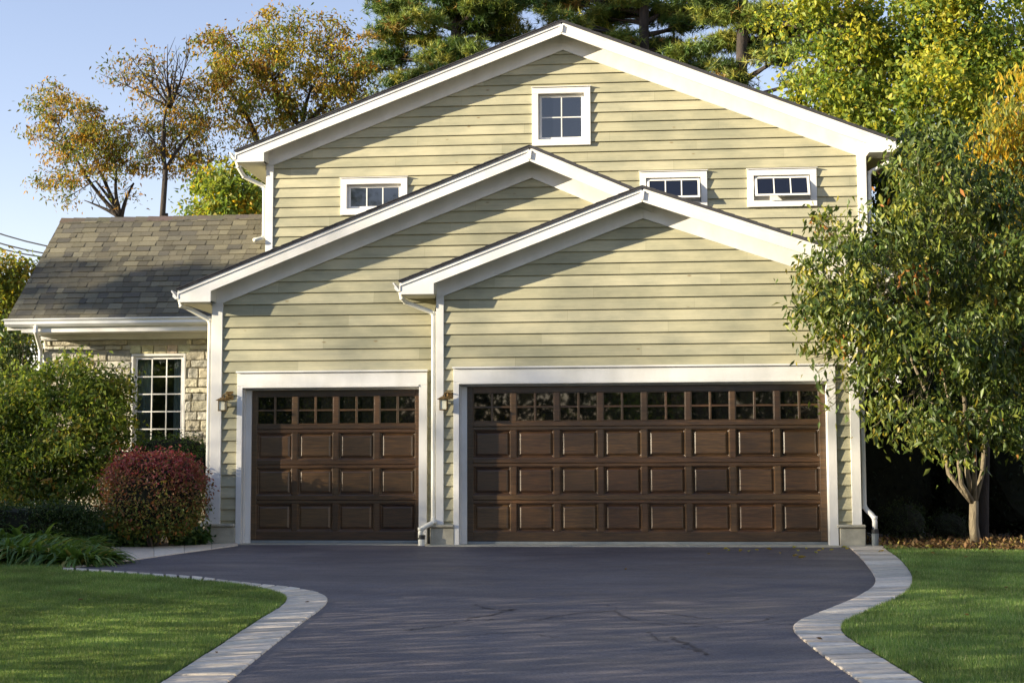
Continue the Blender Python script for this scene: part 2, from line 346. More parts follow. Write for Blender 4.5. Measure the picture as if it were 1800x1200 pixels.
def roof(g, lab, left_end=None, yb=None):
    yb = yb or g.back; mb = MB(); t = .05; yf = g.yf-.03
    for (ex, ez), s in ((g.L, 1), (g.E, -1)):
        mb.prism([(ex-.012*s, ez+.0), (g.R[0], g.R[1]), (g.R[0], g.R[1]+t-.012), (ex-.012*s, ez+t-.012)], yf, yb)
    # jagged shingle butts along the rake
    for (ex, ez), s in ((g.L, 1), (g.E, -1)):
        n = int(abs(g.R[0]-ex)/.15); dx = (g.R[0]-ex)/n; dz = (g.R[1]-ez)/n
        for i in range(n):
            x0, z0 = ex+dx*i-.03*s, ez+dz*i-.011; hh = t-.008
            mb.prism([(x0, z0+hh-.012), (x0+dx*1.15, z0+hh+dz*1.15-.012), (x0+dx*1.15, z0+hh+dz*1.15-.004), (x0, z0+hh+.004)], yf-.006-random.random()*.006, yb, mi=0)
    r = mb.build('roof', MEDGE, house); props(r, lab)
    # rake boards, frieze, pork-chop returns
    fb = MB(); H = .185
    for (ex, ez), s in ((g.L, 1), (g.E, -1)):
        bx = .46 if s == 1 else .40
        cut = s == -1 and g is GM
        if cut: bx = .001
        xin = ex+bx*s
        ztop = lambda x: (ez+(x-ex)*s*((g.R[1]-ez)/abs(g.R[0]-ex)))
        zbot = ztop(xin)-H-.012
        zb = min(ez-.16, zbot-.11) if not cut else ez-H-.002
        fb.prism([(ex, ez-.002), (g.R[0]-.004*s, g.R[1]-.002), (g.R[0]-.004*s, g.R[1]-H), (xin, ztop(xin)-H), (xin, zb), (ex, zb)], g.yf, g.yf+.03)
        fb.prism([(ex, ez-.003), (g.R[0]-.012*s, g.R[1]-.006), (g.R[0]-.012*s, g.R[1]-.048), (ex, ez-.048)], g.yf-.014, g.yf-.0005)
        # frieze following the rake on the wall
        wx = g.xl if s == 1 else g.xr
        fb.prism([(wx, ztop(wx)-.08), (g.R[0], g.R[1]-.08), (g.R[0], g.R[1]-.36), (wx, ztop(wx)-.36)], g.Y-.050, g.Y-.001)
    # little mitre block at the peak
    fb.prism([(g.R[0]-.012, g.R[1]-.03), (g.R[0]+.03, g.R[1]-.045), (g.R[0]+.012, g.R[1]-.165), (g.R[0]-.03, g.R[1]-.155)], g.yf-.026, g.yf-.0008)
    props(fb.build('rake_board', MT, house, bev=.003), None)
    # soffits
    sf = MB()
    for (ex, ez), s in ((g.L, 1), (g.E, -1)):
        bx = .46 if s == 1 else .40
        cut = s == -1 and g is GM
        if cut: bx = .001
        ztop = lambda x: (ez+(x-ex)*s*((g.R[1]-ez)/abs(g.R[0]-ex)))
        xin = ex+bx*s; zb = min(ez-.16, ztop(xin)-H-.012-.11)
        sf.prism([(xin, ztop(xin)-.06), (g.R[0], g.R[1]-.06), (g.R[0], g.R[1]-.075), (xin, ztop(xin)-.075)], g.yf+.031, g.Y+.02)
        if cut: continue
        wx = g.xl-.002 if s == 1 else g.xr+.002
        sf.box(ex+.012*s, wx, g.yf+.031, yb, zb+.004, zb+.02)
        sf.box(ex+.0*s, ex+.02*s, g.yf+.031, yb, zb, ez-.004)       # eave fascia
        sf.box(xin-.015*s, xin, g.yf+.031, g.Y+.03, zb+.02, ztop(xin)-.08)
    sf.build('soffit', MSOF, house)
    return r
roof(GU, 'upper dark shingle gable roof'); roof(GM, 'middle shingle gable roof over the narrow garage'); roof(GD, 'lowest shingle gable roof over the wide garage')
# corner boards and piers
def trimbox(name, lab, *boxes, mat=MT, bev=.004):
    mb = MB()
    for b in boxes: mb.box(*b)
    return props(mb.build(name, mat, house, bev=bev), lab)
cw = .105
trimbox('corner_board', None, (GD.xl, GD.xl+cw, -.044, .03, .27, GD.top(GD.xl)-.30), (GD.xl, GD.xl+.03, .03, SMID-.001, .27, GD.top(GD.xl)-.30))
trimbox('corner_board', None, (GD.xr-cw-.02, GD.xr, -.044, .03, .27, GD.top(GD.xr)-.30))
trimbox('corner_board', None, (GM.xl, GM.xl+.155, SMID-.044, SMID+.03, .27, GM.top(GM.xl)-.30))
trimbox('corner_board', None, (GU.xl, GU.xl+.12, SU-.044, SU+.03, 2.4, GU.top(GU.xl)-.30))
trimbox('corner_board', None, (GU.xr-.14, GU.xr, SU-.044, SU+.03, 2.4, GU.top(GU.xr)-.30))
def pier(x0, x1, Y, z0, lab):
    mb = MB(); mb.box(x0, x1, Y-.06, Y+.2, z0-.05, .235, bev=.012); mb.box(x0-.03, x1+.0, Y-.10, Y+.2, .237, .277, bev=.012)
    props(mb.build('stone_pier', MCON, house), lab)
pier(P(757, 940).x, P(799.5, 940).x, 0, 0, 'stone pier between the two garage doors')
pier(P(1475.5, 940).x, P(1521, 940).x, 0, 0, 'stone pier right of the wide garage door')
pier(P(361, 940, SMID).x, P(414.5, 940, SMID).x, SMID, 0, 'stone pier left of the narrow garage door')
# door casings
RV = .15
def casing(x0, x1, zt, Y, lab, z0=-.01):
    mb = MB(); c = .078; hd = .185; st = .04
    xo0, xo1 = x0-st-.045-c, x1+.005+.115
    i0, i1 = x0-st-.045+.0, x1+.005
    mb.box(xo0, i0, Y-.052, Y+.03, z0, zt+.05); mb.box(i1, xo1, Y-.052, Y+.03, z0, zt+.05)
    mb.box(xo0, xo1, Y-.055, Y+.03, zt+.051, zt+.051+hd)
    mb.box(xo0-.012, xo1+.012, Y-.088, Y+.01, zt+.0515+hd, zt+.075+hd)         # drip cap
    mb.box(i0+.001, i1-.001, Y-.064, Y+.0, zt+.024, zt+.05)                     # bead under the head
    mb.box(i0, i0+.012, Y+.031, Y+RV, z0, zt+.03); mb.box(i1-.004, i1+.012, Y+.031, Y+RV, z0, zt+.03)
    mb.box(i0, i1, Y+.002, Y+RV, zt+.012, zt+.023)
    mb.box(i0+.012, x0+.004, Y+RV-.045, Y+RV-.005, z0, zt+.011); mb.box(i0+.012, i1-.004, Y+RV-.045, Y+RV-.005, zt-.002, zt+.0115)
    props(mb.build('door_casing', MT, house, bev=.003), lab)
casing(DJL, DJR, DTOP, 0, 'white casing round the wide garage door'); casing(SJL, SJR, STOP, SMID, 'white casing round the narrow garage door')
# garage doors
WC = (.074, .039, .0155)
def wc(k=1.): r = random.uniform(.72, 1.3)*k; q = random.uniform(.93, 1.08); return (WC[0]*r, WC[1]*r*q, WC[2]*r*q)
def garage_door(x0, x1, zt, Y, cols, lab, z0=.045):
    fy = Y+RV; W = x1-x0; H = zt-z0
    fr = MB(); side = .085 if cols == 8 else .075; mull = .075; bot = .125; top = .085; midr = .115
    pw = (W-2*side-mull*(cols-1))/cols; rows = 4; wh = .40; ph = (H-top-bot-midr*3-wh)/3
    zl = [z0+bot]; 
    for i in range(3): zl.append(zl[-1]+ph+midr)
    d = .042
    def wb(a, b, z_0, z_1, col=None, dy=0.): fr.box(a, b, fy+dy, fy+d, z_0, z_1, col or wc(), .004)
    wb(x0, x0+side-.0005, z0, zt); wb(x1-side+.0005, x1, z0, zt)
    ws = []
    for r in range(4):                                    # four hinged sections, thin seams between
        a = zl[r]; b = a+(ph if r < 3 else wh)
        for c in range(1, cols):
            xc = x0+side+c*pw+(c-1)*mull; wb(xc, xc+mull, a+.0005, b-.0005, None, .0015)
    for r in range(5):
        a = z0 if r == 0 else zl[r-1]+ph; b = zl[r] if r < 4 else zt
        if r == 4: a = zl[3]+wh
        if 0 < r < 4:
            m = (a+b)/2-.012
            for (p_, q_) in ((a, m-.003), (m+.003, b)): wb(x0+side, x1-side, p_, q_)
        else: wb(x0+side, x1-side, a, b)
    door = props(fr.build('garage_door', MW, house), lab)
    for c in range(cols):
        xa = x0+side+c*(pw+mull); xb = xa+pw
        for r in range(3):
            a = zl[r]; b = a+ph; mb = MB(); col = wc(1.08); y_ = fy+.018; e = .012; bv = .048
            # sloping raised-panel border around a flat field, set in a sunk groove
            o = [(xa, fy+.001, a), (xb, fy+.001, a), (xb, fy+.001, b), (xa, fy+.001, b)]
            def ring(k, y): return [(xa+k, y, a+k), (xb-k, y, a+k), (xb-k, y, b-k), (xa+k, y, b-k)]
            rs = [o, ring(.006, fy+.003), ring(.022, fy+.030), ring(.028, fy+.034), ring(.056, fy+.012), ring(.062, fy+.009)]
            vs = [p for q in rs for p in q]; fs = []
            for i in range(len(rs)-1):
                for j in range(4): fs.append((i*4+j, i*4+(j+1) % 4, (i+1)*4+(j+1) % 4, (i+1)*4+j))
            k = (len(rs)-1)*4; fs.append((k, k+1, k+2, k+3)); mb.add(vs, fs, col)
            mb.build('raised_panel', MW, door)
        a = zl[3]; b = a+wh; mb = MB(); col = wc()
        mb.box(xa, xb, fy+.030, fy+.040, a, b, col, 0, 1)
        bw = .012
        for (p0, p1, q0, q1) in ((xa, xa+bw, a, b), (xb-bw, xb, a, b), (xa+bw, xb-bw, a, a+bw), (xa+bw, xb-bw, b-bw, b)): mb.box(p0+.0005, p1-.0005, fy+.006, fy+.03, q0, q1, wc(), .002)
        xm, zm = (xa+xb)/2, (a+b)/2
        mb.box(xm-.016, xm+.016, fy+.004, fy+.03, a+bw, b-bw, wc(), .004); mb.box(xa+bw, xb-bw, fy+.007, fy+.03, zm-.014, zm+.014, wc(), .004)
        mb.build('door_window', [MW, MGL2], door)
    seal = MB(); seal.box(x0-.02, x1+.01, fy-.01, fy+.05, z0-.045, z0-.006, bev=.006); seal.build('door_seal', MPIPE, door)
garage_door(DJL, DJR, DTOP, 0, 8, 'wide walnut garage door with eight window panels')
garage_door(SJL, SJR, STOP, SMID, 4, 'narrow walnut garage door with four window panels')
# windows
def window(r, Y, cols, rows, lab, tr=.10, open_=0., glass=MGL, curtain=False, flat=False):
    x0, x1, z0, z1 = r; mb = MB(); t = tr
    if not flat:
        mb.box(x0, x1, Y-.052, Y+.03, z1-t, z1); mb.box(x0, x0+t, Y-.052, Y+.03, z0+t, z1-t-.0005); mb.box(x1-t, x1, Y-.052, Y+.03, z0+t, z1-t-.0005)
        mb.box(x0, x1, Y-.058, Y+.03, z0, z0+t-.0005); mb.box(x0-.015, x1+.015, Y-.075, Y+.01, z1+.0005, z1+.012)
    else:
        mb.box(x0, x1, Y-.0, Y+.08, z1-t, z1); mb.box(x0, x0+t, Y, Y+.08, z0+t, z1-t-.0005); mb.box(x1-t, x1, Y, Y+.08, z0+t, z1-t-.0005); mb.box(x0-.03, x1+.03, Y-.04, Y+.08, z0, z0+t-.0005)
    for a, b in ((x0+t, x0+t+.012), (x1-t-.012, x1-t)): mb.box(a, b, Y+.031, Y+.19, z0+t, z1-t)
    mb.box(x0+t, x1-t, Y+.031, Y+.19, z1-t-.01, z1-t-.0005); mb.box(x0+t, x1-t, Y+.031, Y+.19, z0+t, z0+t+.01)
    win = props(mb.build('window', MT, house, bev=.003), lab)
    a0, a1, c0, c1 = x0+t+.016, x1-t-.016, z0+t+.014, z1-t-.014; sw = .035
    sy = (Y-.02 if open_ else Y+.03) if not flat else Y+.05
    def tilt(o):
        if open_:
            hinge = Vector((0, sy, c1)); o.matrix_basis = o.matrix_basis
            for v in o.data.vertices:
                dz = c1-v.co.z; v.co.y -= math.sin(open_)*dz; v.co.z += (1-math.cos(open_))*dz
    if open_:
        q_ = MB(); q_.box(a0-.014, a1+.014, Y+.05, Y+.12, c0-.012, c1+.012); q_.build('window_jamb', MT, win)
    s = MB()
    s.box(a0, a1, sy, sy+.035, c1-sw, c1); s.box(a0, a1, sy, sy+.035, c0, c0+sw); s.box(a0, a0+sw, sy, sy+.035, c0+sw, c1-sw-.0004); s.box(a1-sw, a1, sy, sy+.035, c0+sw, c1-sw-.0004)
    for i in range(1, cols):
        x = a0+sw+(a1-a0-2*sw)*i/cols; s.box(x-.009, x+.009, sy+.004, sy+.03, c0+sw, c1-sw)
    for j in range(1, rows):
        z = c0+sw+(c1-c0-2*sw)*j/rows; s.box(a0+sw, a1-sw, sy+.006, sy+.03, z-.009, z+.009)
    sash = s.build('sash', MT, win); tilt(sash)
    gl = MB(); gl.box(a0+sw-.005, a1-sw+.005, sy+.012, sy+.02, c0+sw-.005, c1-sw+.005); go = gl.build('glass_pane', glass, win); tilt(go)
    return win
window(WTOP, SU, 2, 2, 'square four-pane window high in the upper gable')
window(WL, SU, 3, 1, 'small three-pane window at the left of the upper wall')
window(WM, SU, 3, 1, 'small three-pane awning window half hidden by the lowest gable', open_=.46)
window(WR, SU, 3, 1, 'small three-pane awning window at the right of the upper wall', open_=.46)
# stone wing
YW = 2.6
e0, e1, r0_ = P(12, 563, YW-.5), P(108, 386, YW+1.6), 0
wz = P(200, 600, YW).z; wxl = P(76, 640, YW).x; wxr = GM.xl+1.2
WWIN = win_rect(231, 324, 622, 772, YW); WWIN[2] = WWIN[3]-1.55
STN = [(.43, .39, .30), (.48, .44, .34), (.39, .36, .29), (.52, .49, .41), (.45, .40, .29), (.36, .34, .28), (.50, .46, .34)]
mb = MB(); mb.box(wxl, WWIN[0], YW+.03, YW+.2, -.1, wz+.25, mi=0); mb.box(WWIN[1], wxr, YW+.03, YW+.2, -.1, wz+.25); mb.box(WWIN[0], WWIN[1], YW+.03, YW+.2, -.1, WWIN[2]); mb.box(WWIN[0], WWIN[1], YW+.03, YW+.2, WWIN[3], wz+.25)
mb.box(wxl, wxl+.15, YW+.2, YW+6, -.1, wz+.2)
sw_ = props(mb.build('wall', MMOR, house), 'cream split limestone wall of the low left wing')
mb = MB(); z = -.05
while z < wz+.1:
    h = random.choice((.09, .12, .14, .17, .08)); x = wxl+random.uniform(-.3, 0)
    while x < wxr:
        l = random.uniform(.16, .52)*(1 if h > .1 else 1.3); q0, q1 = max(wxl, x), min(wxr, x+l); x += l
        za, zb = z, z+h
        if q0 < WWIN[1] and q1 > WWIN[0] and za < WWIN[3]+.14 and zb > WWIN[2]-.08:
            if q0 < WWIN[0]-.08: q1 = WWIN[0]
            elif q1 > WWIN[1]+.08: q0 = WWIN[1]
            else: continue
        if q1-q0 < .04: continue
        c = random.choice(STN); k = random.uniform(.85, 1.12); out = random.uniform(.0, .022)
        mb.box(q0+.007, q1-.007, YW-out, YW+.04, za+.006, zb-.006, tuple(t*k for t in c), .014)
    z += h
xk = WWIN[0]-.02
for l in (.18, .2, .22, .17, .2): mb.box(xk+.006, min(xk+l, WWIN[1]+.08), YW-.012, YW+.04, WWIN[3]+.004, WWIN[3]+.135, tuple(t*random.uniform(.9, 1.1) for t in (.50, .46, .32)), .012); xk += l
mb.box(WWIN[0]-.06, WWIN[1]+.06, YW-.05, YW+.04, WWIN[2]-.08, WWIN[2]-.002, (.5, .48, .4), .01)
so_ = mb.build('stone_facing', MST, sw_)
md = so_.modifiers.new('sub', 'SUBSURF'); md.subdivision_type = 'SIMPLE'; md.levels = md.render_levels = 2
tx = bpy.data.textures.new('rough', 'CLOUDS'); tx.noise_scale = .09; tx.noise_depth = 3
md = so_.modifiers.new('disp', 'DISPLACE'); md.texture = tx; md.strength = .035; md.texture_coords = 'GLOBAL'; md.mid_level = .5
window(WWIN, YW, 3, 5, 'tall white fifteen-pane window in the stone wall', tr=.035, flat=True, glass=MGLT)
cu = MB(); cu.box(WWIN[0]-.3, WWIN[1]+.3, YW+.9, YW+.95, 0, WWIN[3]+.3); cu.box(WWIN[0]-.3, WWIN[0]-.25, YW+.2, YW+.9, 0, WWIN[3]+.3); cu.build('room_wall', MSHE, house)
for a_, b_ in ((WWIN[0], WWIN[0]+.27), (WWIN[1]-.27, WWIN[1])):
    cu = MB(); k_ = 26; ps_ = [(a_+(b_-a_)*i/k_, YW+.27+.022*math.sin(i*1.25)) for i in range(k_+1)]
    cu.add([(x, y, WWIN[2]) for x, y in ps_]+[(x, y, WWIN[3]) for x, y in ps_], [(i, i+1, k_+2+i, k_+1+i) for i in range(k_)]); cu.build('curtain', MCUR, house, smooth=True)
# wing roof, gutter, frieze
ye, yr_ = YW-.5, YW+1.6; xe0 = e0.x; xr0 = e1.x; zer = e0.z; zrr = e1.z
mb = MB(); L = math.hypot(yr_-ye, zrr-zer)
mb.add([(xe0, ye, zer), (-4.5, ye, zer), (-4.5, yr_, zrr), (xr0, yr_, zrr), (xe0, ye, zer-.03), (-4.5, ye, zer-.03), (-4.5, yr_, zrr-.03), (xr0, yr_, zrr-.03)],
       [(0, 1, 2, 3), (0, 4, 5, 1), (0, 3, 7, 4), (4, 7, 6, 5), (2, 6, 7, 3)], (.08, .075, .07))
mb.add([(xr0, yr_+.004, zrr), (-4.5, yr_+.004, zrr), (-4.5, yr_+2.2, zer), (xe0, yr_+2.2, zer)], [(0, 1, 2, 3)], (.1, .09, .08))
shingle_rows(mb, 0, ye-.03, zer-.018, 0, yr_, zrr+.004, xe0, -4.5, 'x', TON, .145, (.10, .30))
wr = props(mb.build('roof', MSH, house), 'grey brown shingle roof of the low left wing')
rc = MB(); x = xr0
while x < -4.6:
    c = tuple(t*random.uniform(.85, 1.1) for t in (.125, .11, .085)); rc.add([(x, yr_-.10, zrr-.07), (x+.30, yr_-.10, zrr-.07), (x+.30, yr_, zrr+.018), (x, yr_, zrr+.03), (x, yr_+.12, zrr-.06), (x+.3, yr_+.12, zrr-.07)], [(0, 1, 2, 3), (3, 2, 5, 4)], c); x += .22
rc.build('ridge_cap', MSH, wr)
def gutter(mb, y, x0, x1, z, axis='x', sg=-1):
    pr = [(0, 0), (0, -.115), (.045, -.125), (.085, -.085), (.08, -.045), (.105, -.02), (.105, 0), (.09, 0), (.09, -.012), (.02, -.1), (.01, 0)]
    n = len(pr)
    def V(u, a, z_): return (a, y+sg*u, z+z_) if axis == 'x' else (y+sg*u, a, z+z_)
    vs = [V(u, x0, q) for u, q in pr]+[V(u, x1, q) for u, q in pr]
    mb.add(vs, [(i, (i+1) % n, n+(i+1) % n, n+i) for i in range(n)]+[tuple(range(n)), tuple(range(2*n-1, n-1, -1))])
mb = MB(); gutter(mb, ye-.03, xe0+.01, GM.xl+.05, zer+.01); mb.build('gutter', MG, house)
mb = MB(); mb.box(xe0+.25, GM.xl, ye-.025, ye+.02, zer-.20, zer-.05); mb.box(xe0+.25, GM.xl, ye+.02, YW+.02, zer-.19, zer-.175)
fz = P(200, 597, YW).z
mb.box(wxl-.02, GM.xl, YW-.05, YW+.02, fz, zer-.191); mb.box(wxl-.02, GM.xl, YW-.075, YW-.051, zer-.26, zer-.191); mb.box(xe0+.02, xe0+.25, ye-.025, ye+.02, zer-.16, zer-.05)
mb.add([(xe0+.02, ye+.02, zer-.15), (xe0+.05, ye+.02, zer-.03), (xr0+.03, yr_, zrr-.04), (xr0, yr_, zrr-.16)], [(0, 1, 2, 3)])
mb.build('fascia', MT, house, bev=.003)
# gable gutters (seen end on) and downspouts
def gable_gutter(g, side):
    (ex, ez) = g.L if side < 0 else g.E; mb = MB(); yb = g.back if g is not GU else g.back
    gutter(mb, ex, g.yf-.01, yb, ez+.004, 'y', side); mb.build('gutter', MG, house)
gable_gutter(GU, -1); gable_gutter(GM, -1); gable_gutter(GD, -1); gable_gutter(GD, 1); gable_gutter(GU, 1)
def spout(pts, lab, mat=MPV, boot=None):
    mb = MB(); q = []
    pts = [Vector(p) for p in pts]
    for i, p in enumerate(pts):                            # round the elbows
        if 0 < i < len(pts)-1:
            a, b = (pts[i-1]-p), (pts[i+1]-p); r = min(.055, a.length*.45, b.length*.45)
            a.normalize(); b.normalize(); p0, p1 = p+a*r, p+b*r
            for t in (0, .33, .66, 1): q.append(p0*(1-t)**2+p*2*t*(1-t)+p1*t*t)
        else: q.append(p)
    mb.tube(q, .034, 10); 
    for p in pts[1:-1]: mb.tube([p+Vector((0, 0, .02)), p+Vector((0, 0, -.02))], .037, 10)
    o = mb.build('downspout', mat, house, smooth=False); props(o, lab); o.data.shade_smooth()
    if boot:
        b = MB(); x, y, z0, z1 = boot; b.tube([(x, y, z1), (x, y, z1-.03), (x, y, z1-.06)], .046, 12); b.build('drain_boot', MBK, o)
        b = MB(); b.tube([(x, y, z1-.06), (x, y, z0-.05)], .047, 12); b.build('drain_pipe', MPIPE if lab.startswith('right') else MPV, o)
    return o
# upper left
a = P(421, 293, SU-.15); b = P(423, 308, SU-.1); c = P(463.5, 327, SU-.02)
spout([(GU.L[0]-.02, SU-.22, GU.L[1]-.09), (GU.L[0]+.0, SU-.2, GU.L[1]-.21), (b.x+.06, SU-.1, b.z-.03), (GU.xl-.04, SU+.02, c.z), (GU.xl-.04, SU+.02, P(460, 418, SU).z), (GU.xl-.17, SU-.12, P(460, 424, SU).z)], 'cream downspout at the upper left corner')
# middle left
zb_ = P(350, 918, SMID).z
spout([(GM.L[0]-.02, SMID-.22, GM.L[1]-.09), (GM.L[0]+.0, SMID-.20, GM.L[1]-.20), (P(331, 541, SMID).x, SMID-.12, P(331, 541, SMID).z), (GM.xl-.035, SMID-.0, P(372, 563, SMID).z), (GM.xl-.035, SMID-.0, .33), (GM.xl-.02, SMID-.07, .30), (P(350, 930, SMID).x, SMID-.12, .235), (P(350, 930, SMID).x, SMID-.12, .12)], 'left downspout beside the narrow garage door', boot=(P(350, 930, SMID).x, SMID-.12, 0, .17))
spout([(GD.L[0]-.02, -.22, GD.L[1]-.09), (GD.L[0]+.0, -.2, GD.L[1]-.20), (P(716, 533).x, -.12, P(716, 533).z), (GD.xl-.04, -.0, P(764, 550).z), (GD.xl-.04, -.0, .34), (GD.xl-.02, -.08, .31), (P(742, 930).x, -.14, .22), (P(742, 930).x, -.14, .10)], 'centre downspout between the garage doors', boot=(P(742, 940, -.1).x, -.14, 0, .14))
spout([(GD.E[0]-.05, .2, GD.E[1]-.12), (GD.E[0]-.05, .05, GD.E[1]-.25), (GD.xr+.045, .05, GD.E[1]-.42), (GD.xr+.045, .05, .50), (GD.xr+.17, -.02, .37), (GD.xr+.17, -.02, .22)], 'right downspout with elbow beside the wide garage door', boot=(GD.xr+.17, -.02, 0, .22), mat=MG)
spout([(GU.E[0]-.05, SU+.2, GU.E[1]-.12), (GU.E[0]-.05, SU+.05, GU.E[1]-.25), (GU.xr+.05, SU+.05, GU.E[1]-.4), (GU.xr+.05, SU+.05, 2.6)], 'downspout at the upper right corner', mat=MG)
a = P(67, 578, ye); spout([(a.x, ye-.08, zer-.10), (a.x, ye-.08, zer-.2), (P(74, 600, YW).x, YW-.05, zer-.42), (P(74, 600, YW).x, YW-.05, .1)], 'wing downspout down the stone corner', mat=MG)
# ------------------------------------------------------------------ lanterns
def lantern(x, Y, z, label):
    t = thing('wall_lantern', (x, Y-.02, z), label, 'lantern', 'brass lanterns beside the garage doors')
    m = MB(); m.box(x-.005, x+.105, Y-.028, Y-.012, z-.005, z+.115, bev=.006); m.box(x+.02, x+.08, Y-.045, Y-.028, z+.02, z+.09, bev=.008); m.build('back_plate', MBR, t)
    yc = Y-.135
    m = MB(); m.tube([(x+.05, Y-.04, z+.055), (x+.045, Y-.09, z+.075), (x+.015, yc, z+.075), (x-.01, yc, z+.05)], .009, 8); m.build('arm', MBR, t)
    xc = x-.012
    m = MB(); h = .058
    def pyr(zz0, r0, zz1, r1): m.add([(xc-r0, yc-r0, zz0), (xc+r0, yc-r0, zz0), (xc+r0, yc+r0, zz0), (xc-r0, yc+r0, zz0), (xc-r1, yc-r1, zz1), (xc+r1, yc-r1, zz1), (xc+r1, yc+r1, zz1), (xc-r1, yc+r1, zz1)], [(0, 3, 2, 1), (4, 5, 6, 7), (0, 1, 5, 4), (1, 2, 6, 5), (2, 3, 7, 6), (3, 0, 4, 7)])
    pyr(z-.022, .078, z-.012, .078); pyr(z-.0115, .072, z+.022, .024); pyr(z+.0225, .016, z+.045, .010)
    m.build('cap', MBR, t)
    m = MB(); 
    for sx in (-1, 1):
        for sy in (-1, 1): m.box(xc+sx*.048-.005, xc+sx*.048+.005, yc+sy*.048-.005, yc+sy*.048+.005, z-.155, z-.023)
    m.box(xc-.056, xc+.056, yc-.056, yc+.056, z-.168, z-.1555, bev=.003); m.build('cage', MBR, t)
    m = MB(); m.box(xc-.042, xc+.042, yc-.042, yc+.042, z-.154, z-.024); m.build('glass', MLG, t)
a = P(398, 702, SMID); lantern(a.x, SMID, a.z, 'brass wall lantern between the left corner board and the narrow garage door')
a = P(784, 700, 0); lantern(a.x-.0, 0, a.z, 'brass wall lantern on the strip of siding between the two garage doors')
# ------------------------------------------------------------------ ground
def smooth(pts, n=6):
    out = []; m = len(pts)
    for i in range(m-1):
        p0, p1, p2, p3 = pts[max(i-1, 0)], pts[i], pts[i+1], pts[min(i+2, m-1)]
        for k in range(n):
            t = k/n; out.append(.5*((2*p1)+(p2-p0)*t+(2*p0-5*p1+4*p2-p3)*t*t+(3*p1-p0-3*p2+p3)*t**3))
    out.append(pts[-1]); return out
def GL(lst, up=0.): return [G(x, y, up) for x, y in lst]
RI = smooth(GL([(1492, 961), (1497, 966), (1512, 980), (1527, 998), (1537, 1014), (1538, 1025), (1529, 1036), (1505, 1050), (1470, 1066), (1430, 1081), (1403, 1093), (1394, 1104), (1399, 1114), (1416, 1129), (1452, 1157), (1510, 1198), (1600, 1262)]))
RO = smooth(GL([(1553, 961), (1557, 966), (1577, 980), (1592, 995), (1602, 1010), (1604, 1023), (1600, 1035), (1583, 1050), (1550, 1065), (1515, 1081), (1488, 1094), (1479, 1105), (1484, 1116), (1503, 1130), (1543, 1154), (1620, 1200), (1720, 1262)]))
LO = smooth(GL([(60, 996), (140, 1000), (240, 1007), (330, 1013), (420, 1024), (455, 1028), (500, 1032), (540, 1038), (568, 1046), (576, 1056), (565, 1070), (535, 1092), (490, 1127), (400, 1200), (325, 1262)]))
LI = smooth(GL([(60, 1003), (140, 1007), (240, 1014), (330, 1021), (400, 1028), (440, 1034), (470, 1040), (492, 1046), (503, 1053), (498, 1063), (480, 1076), (450, 1094), (385, 1136), (285, 1200), (195, 1262)]))
def struct(name, vs, fs, mat, label=None):
    me = bpy.data.meshes.new(name); me.from_pydata([tuple(v) for v in vs], [], fs); o = mesh_obj(name, me, mat); o['kind'] = 'structure'
    if label: o['label'] = label
    return o
# wide ground
gx = [-400, -120, -60, -30, -15, 0, 15, 30, 60, 120, 400]; gy = [-300, -100, -50, -30, -12, 0, 12, 30, 60, 120, 500]
struct('ground', [(x, y, gz(x, y)-.10) for y in gy for x in gx], [(j*11+i, j*11+i+1, (j+1)*11+i+1, (j+1)*11+i) for j in range(10) for i in range(10)], MSOIL)
# driveway: between the two borders and the house
asp_l = smooth(GL([(418, 959), (360, 967), (300, 975), (230, 985), (165, 994), (110, 999), (60, 999)]))
bl = [Vector((3.1, -.42, 0)), Vector((-5.95, -.05, 0))]
poly = [Vector((RI[0].x+.05, -.30, gz(0, -.30))), Vector((SJL-.1, -.02, 0))]+asp_l+[q for q in LO]+[q for q in reversed(RI)]
poly = [Vector((p.x, p.y, GS*min(p.y, 0)+.0)) for p in poly]
me = bpy.data.meshes.new('driveway'); me.from_pydata([tuple(p) for p in poly], [], [tuple(range(len(poly)))])
bm = bmesh.new(); bm.from_mesh(me); bmesh.ops.triangulate(bm, faces=bm.faces); bmesh.ops.recalc_face_normals(bm, faces=bm.faces); bm.to_mesh(me); bm.free()
dw = mesh_obj('driveway', me, MA); dw['kind'] = 'structure'
if me.polygons[0].normal.z < 0: me.flip_normals()
# hairline cracks, sealed darker
ck = MB(); random.seed(21)
def crack(pts, wd):
    ps = smooth(GL(pts), 9); last = None
    ps = [p+Vector((random.uniform(-.035, .035), random.uniform(-.05, .05), 0)) for p in ps]
    for i in range(len(ps)-1):
        a, b = ps[i], ps[i+1]; d = (b-a); d.z = 0; n = Vector((-d.y, d.x, 0)).normalized()
        wa = last if last else wd; wb = wd*random.choice((.15, .4, .8, 1.2, 1.7))*1.1; last = wb
        q = [a-n*wa, b-n*wb, b+n*wb, a+n*wa]; ck.add([(p.x, p.y, GS*p.y+.004) for p in q], [(0, 1, 2, 3)])
for pts, wd in (([(715, 1108), (790, 1096), (850, 1082), (900, 1072)], .007), ([(830, 1062), (880, 1072), (905, 1070)], .009), ([(850, 1088), (930, 1090), (1000, 1080), (1100, 1072), (1190, 1080), (1250, 1088)], .006),
                ([(1070, 1062), (1100, 1085), (1170, 1098), (1260, 1102)], .006), ([(1180, 1118), (1215, 1135), (1245, 1150)], .012), ([(1120, 1088), (1210, 1096), (1300, 1092), (1390, 1098)], .005),
                ([(1360, 1085), (1330, 1094), (1395, 1097)], .005), ([(800, 1118), (900, 1112), (985, 1120)], .004), ([(1215, 1140), (1170, 1128), (1140, 1110)], .005), ([(700, 1020), (840, 1016), (960, 1022)], .003)):
    crack(pts, wd)
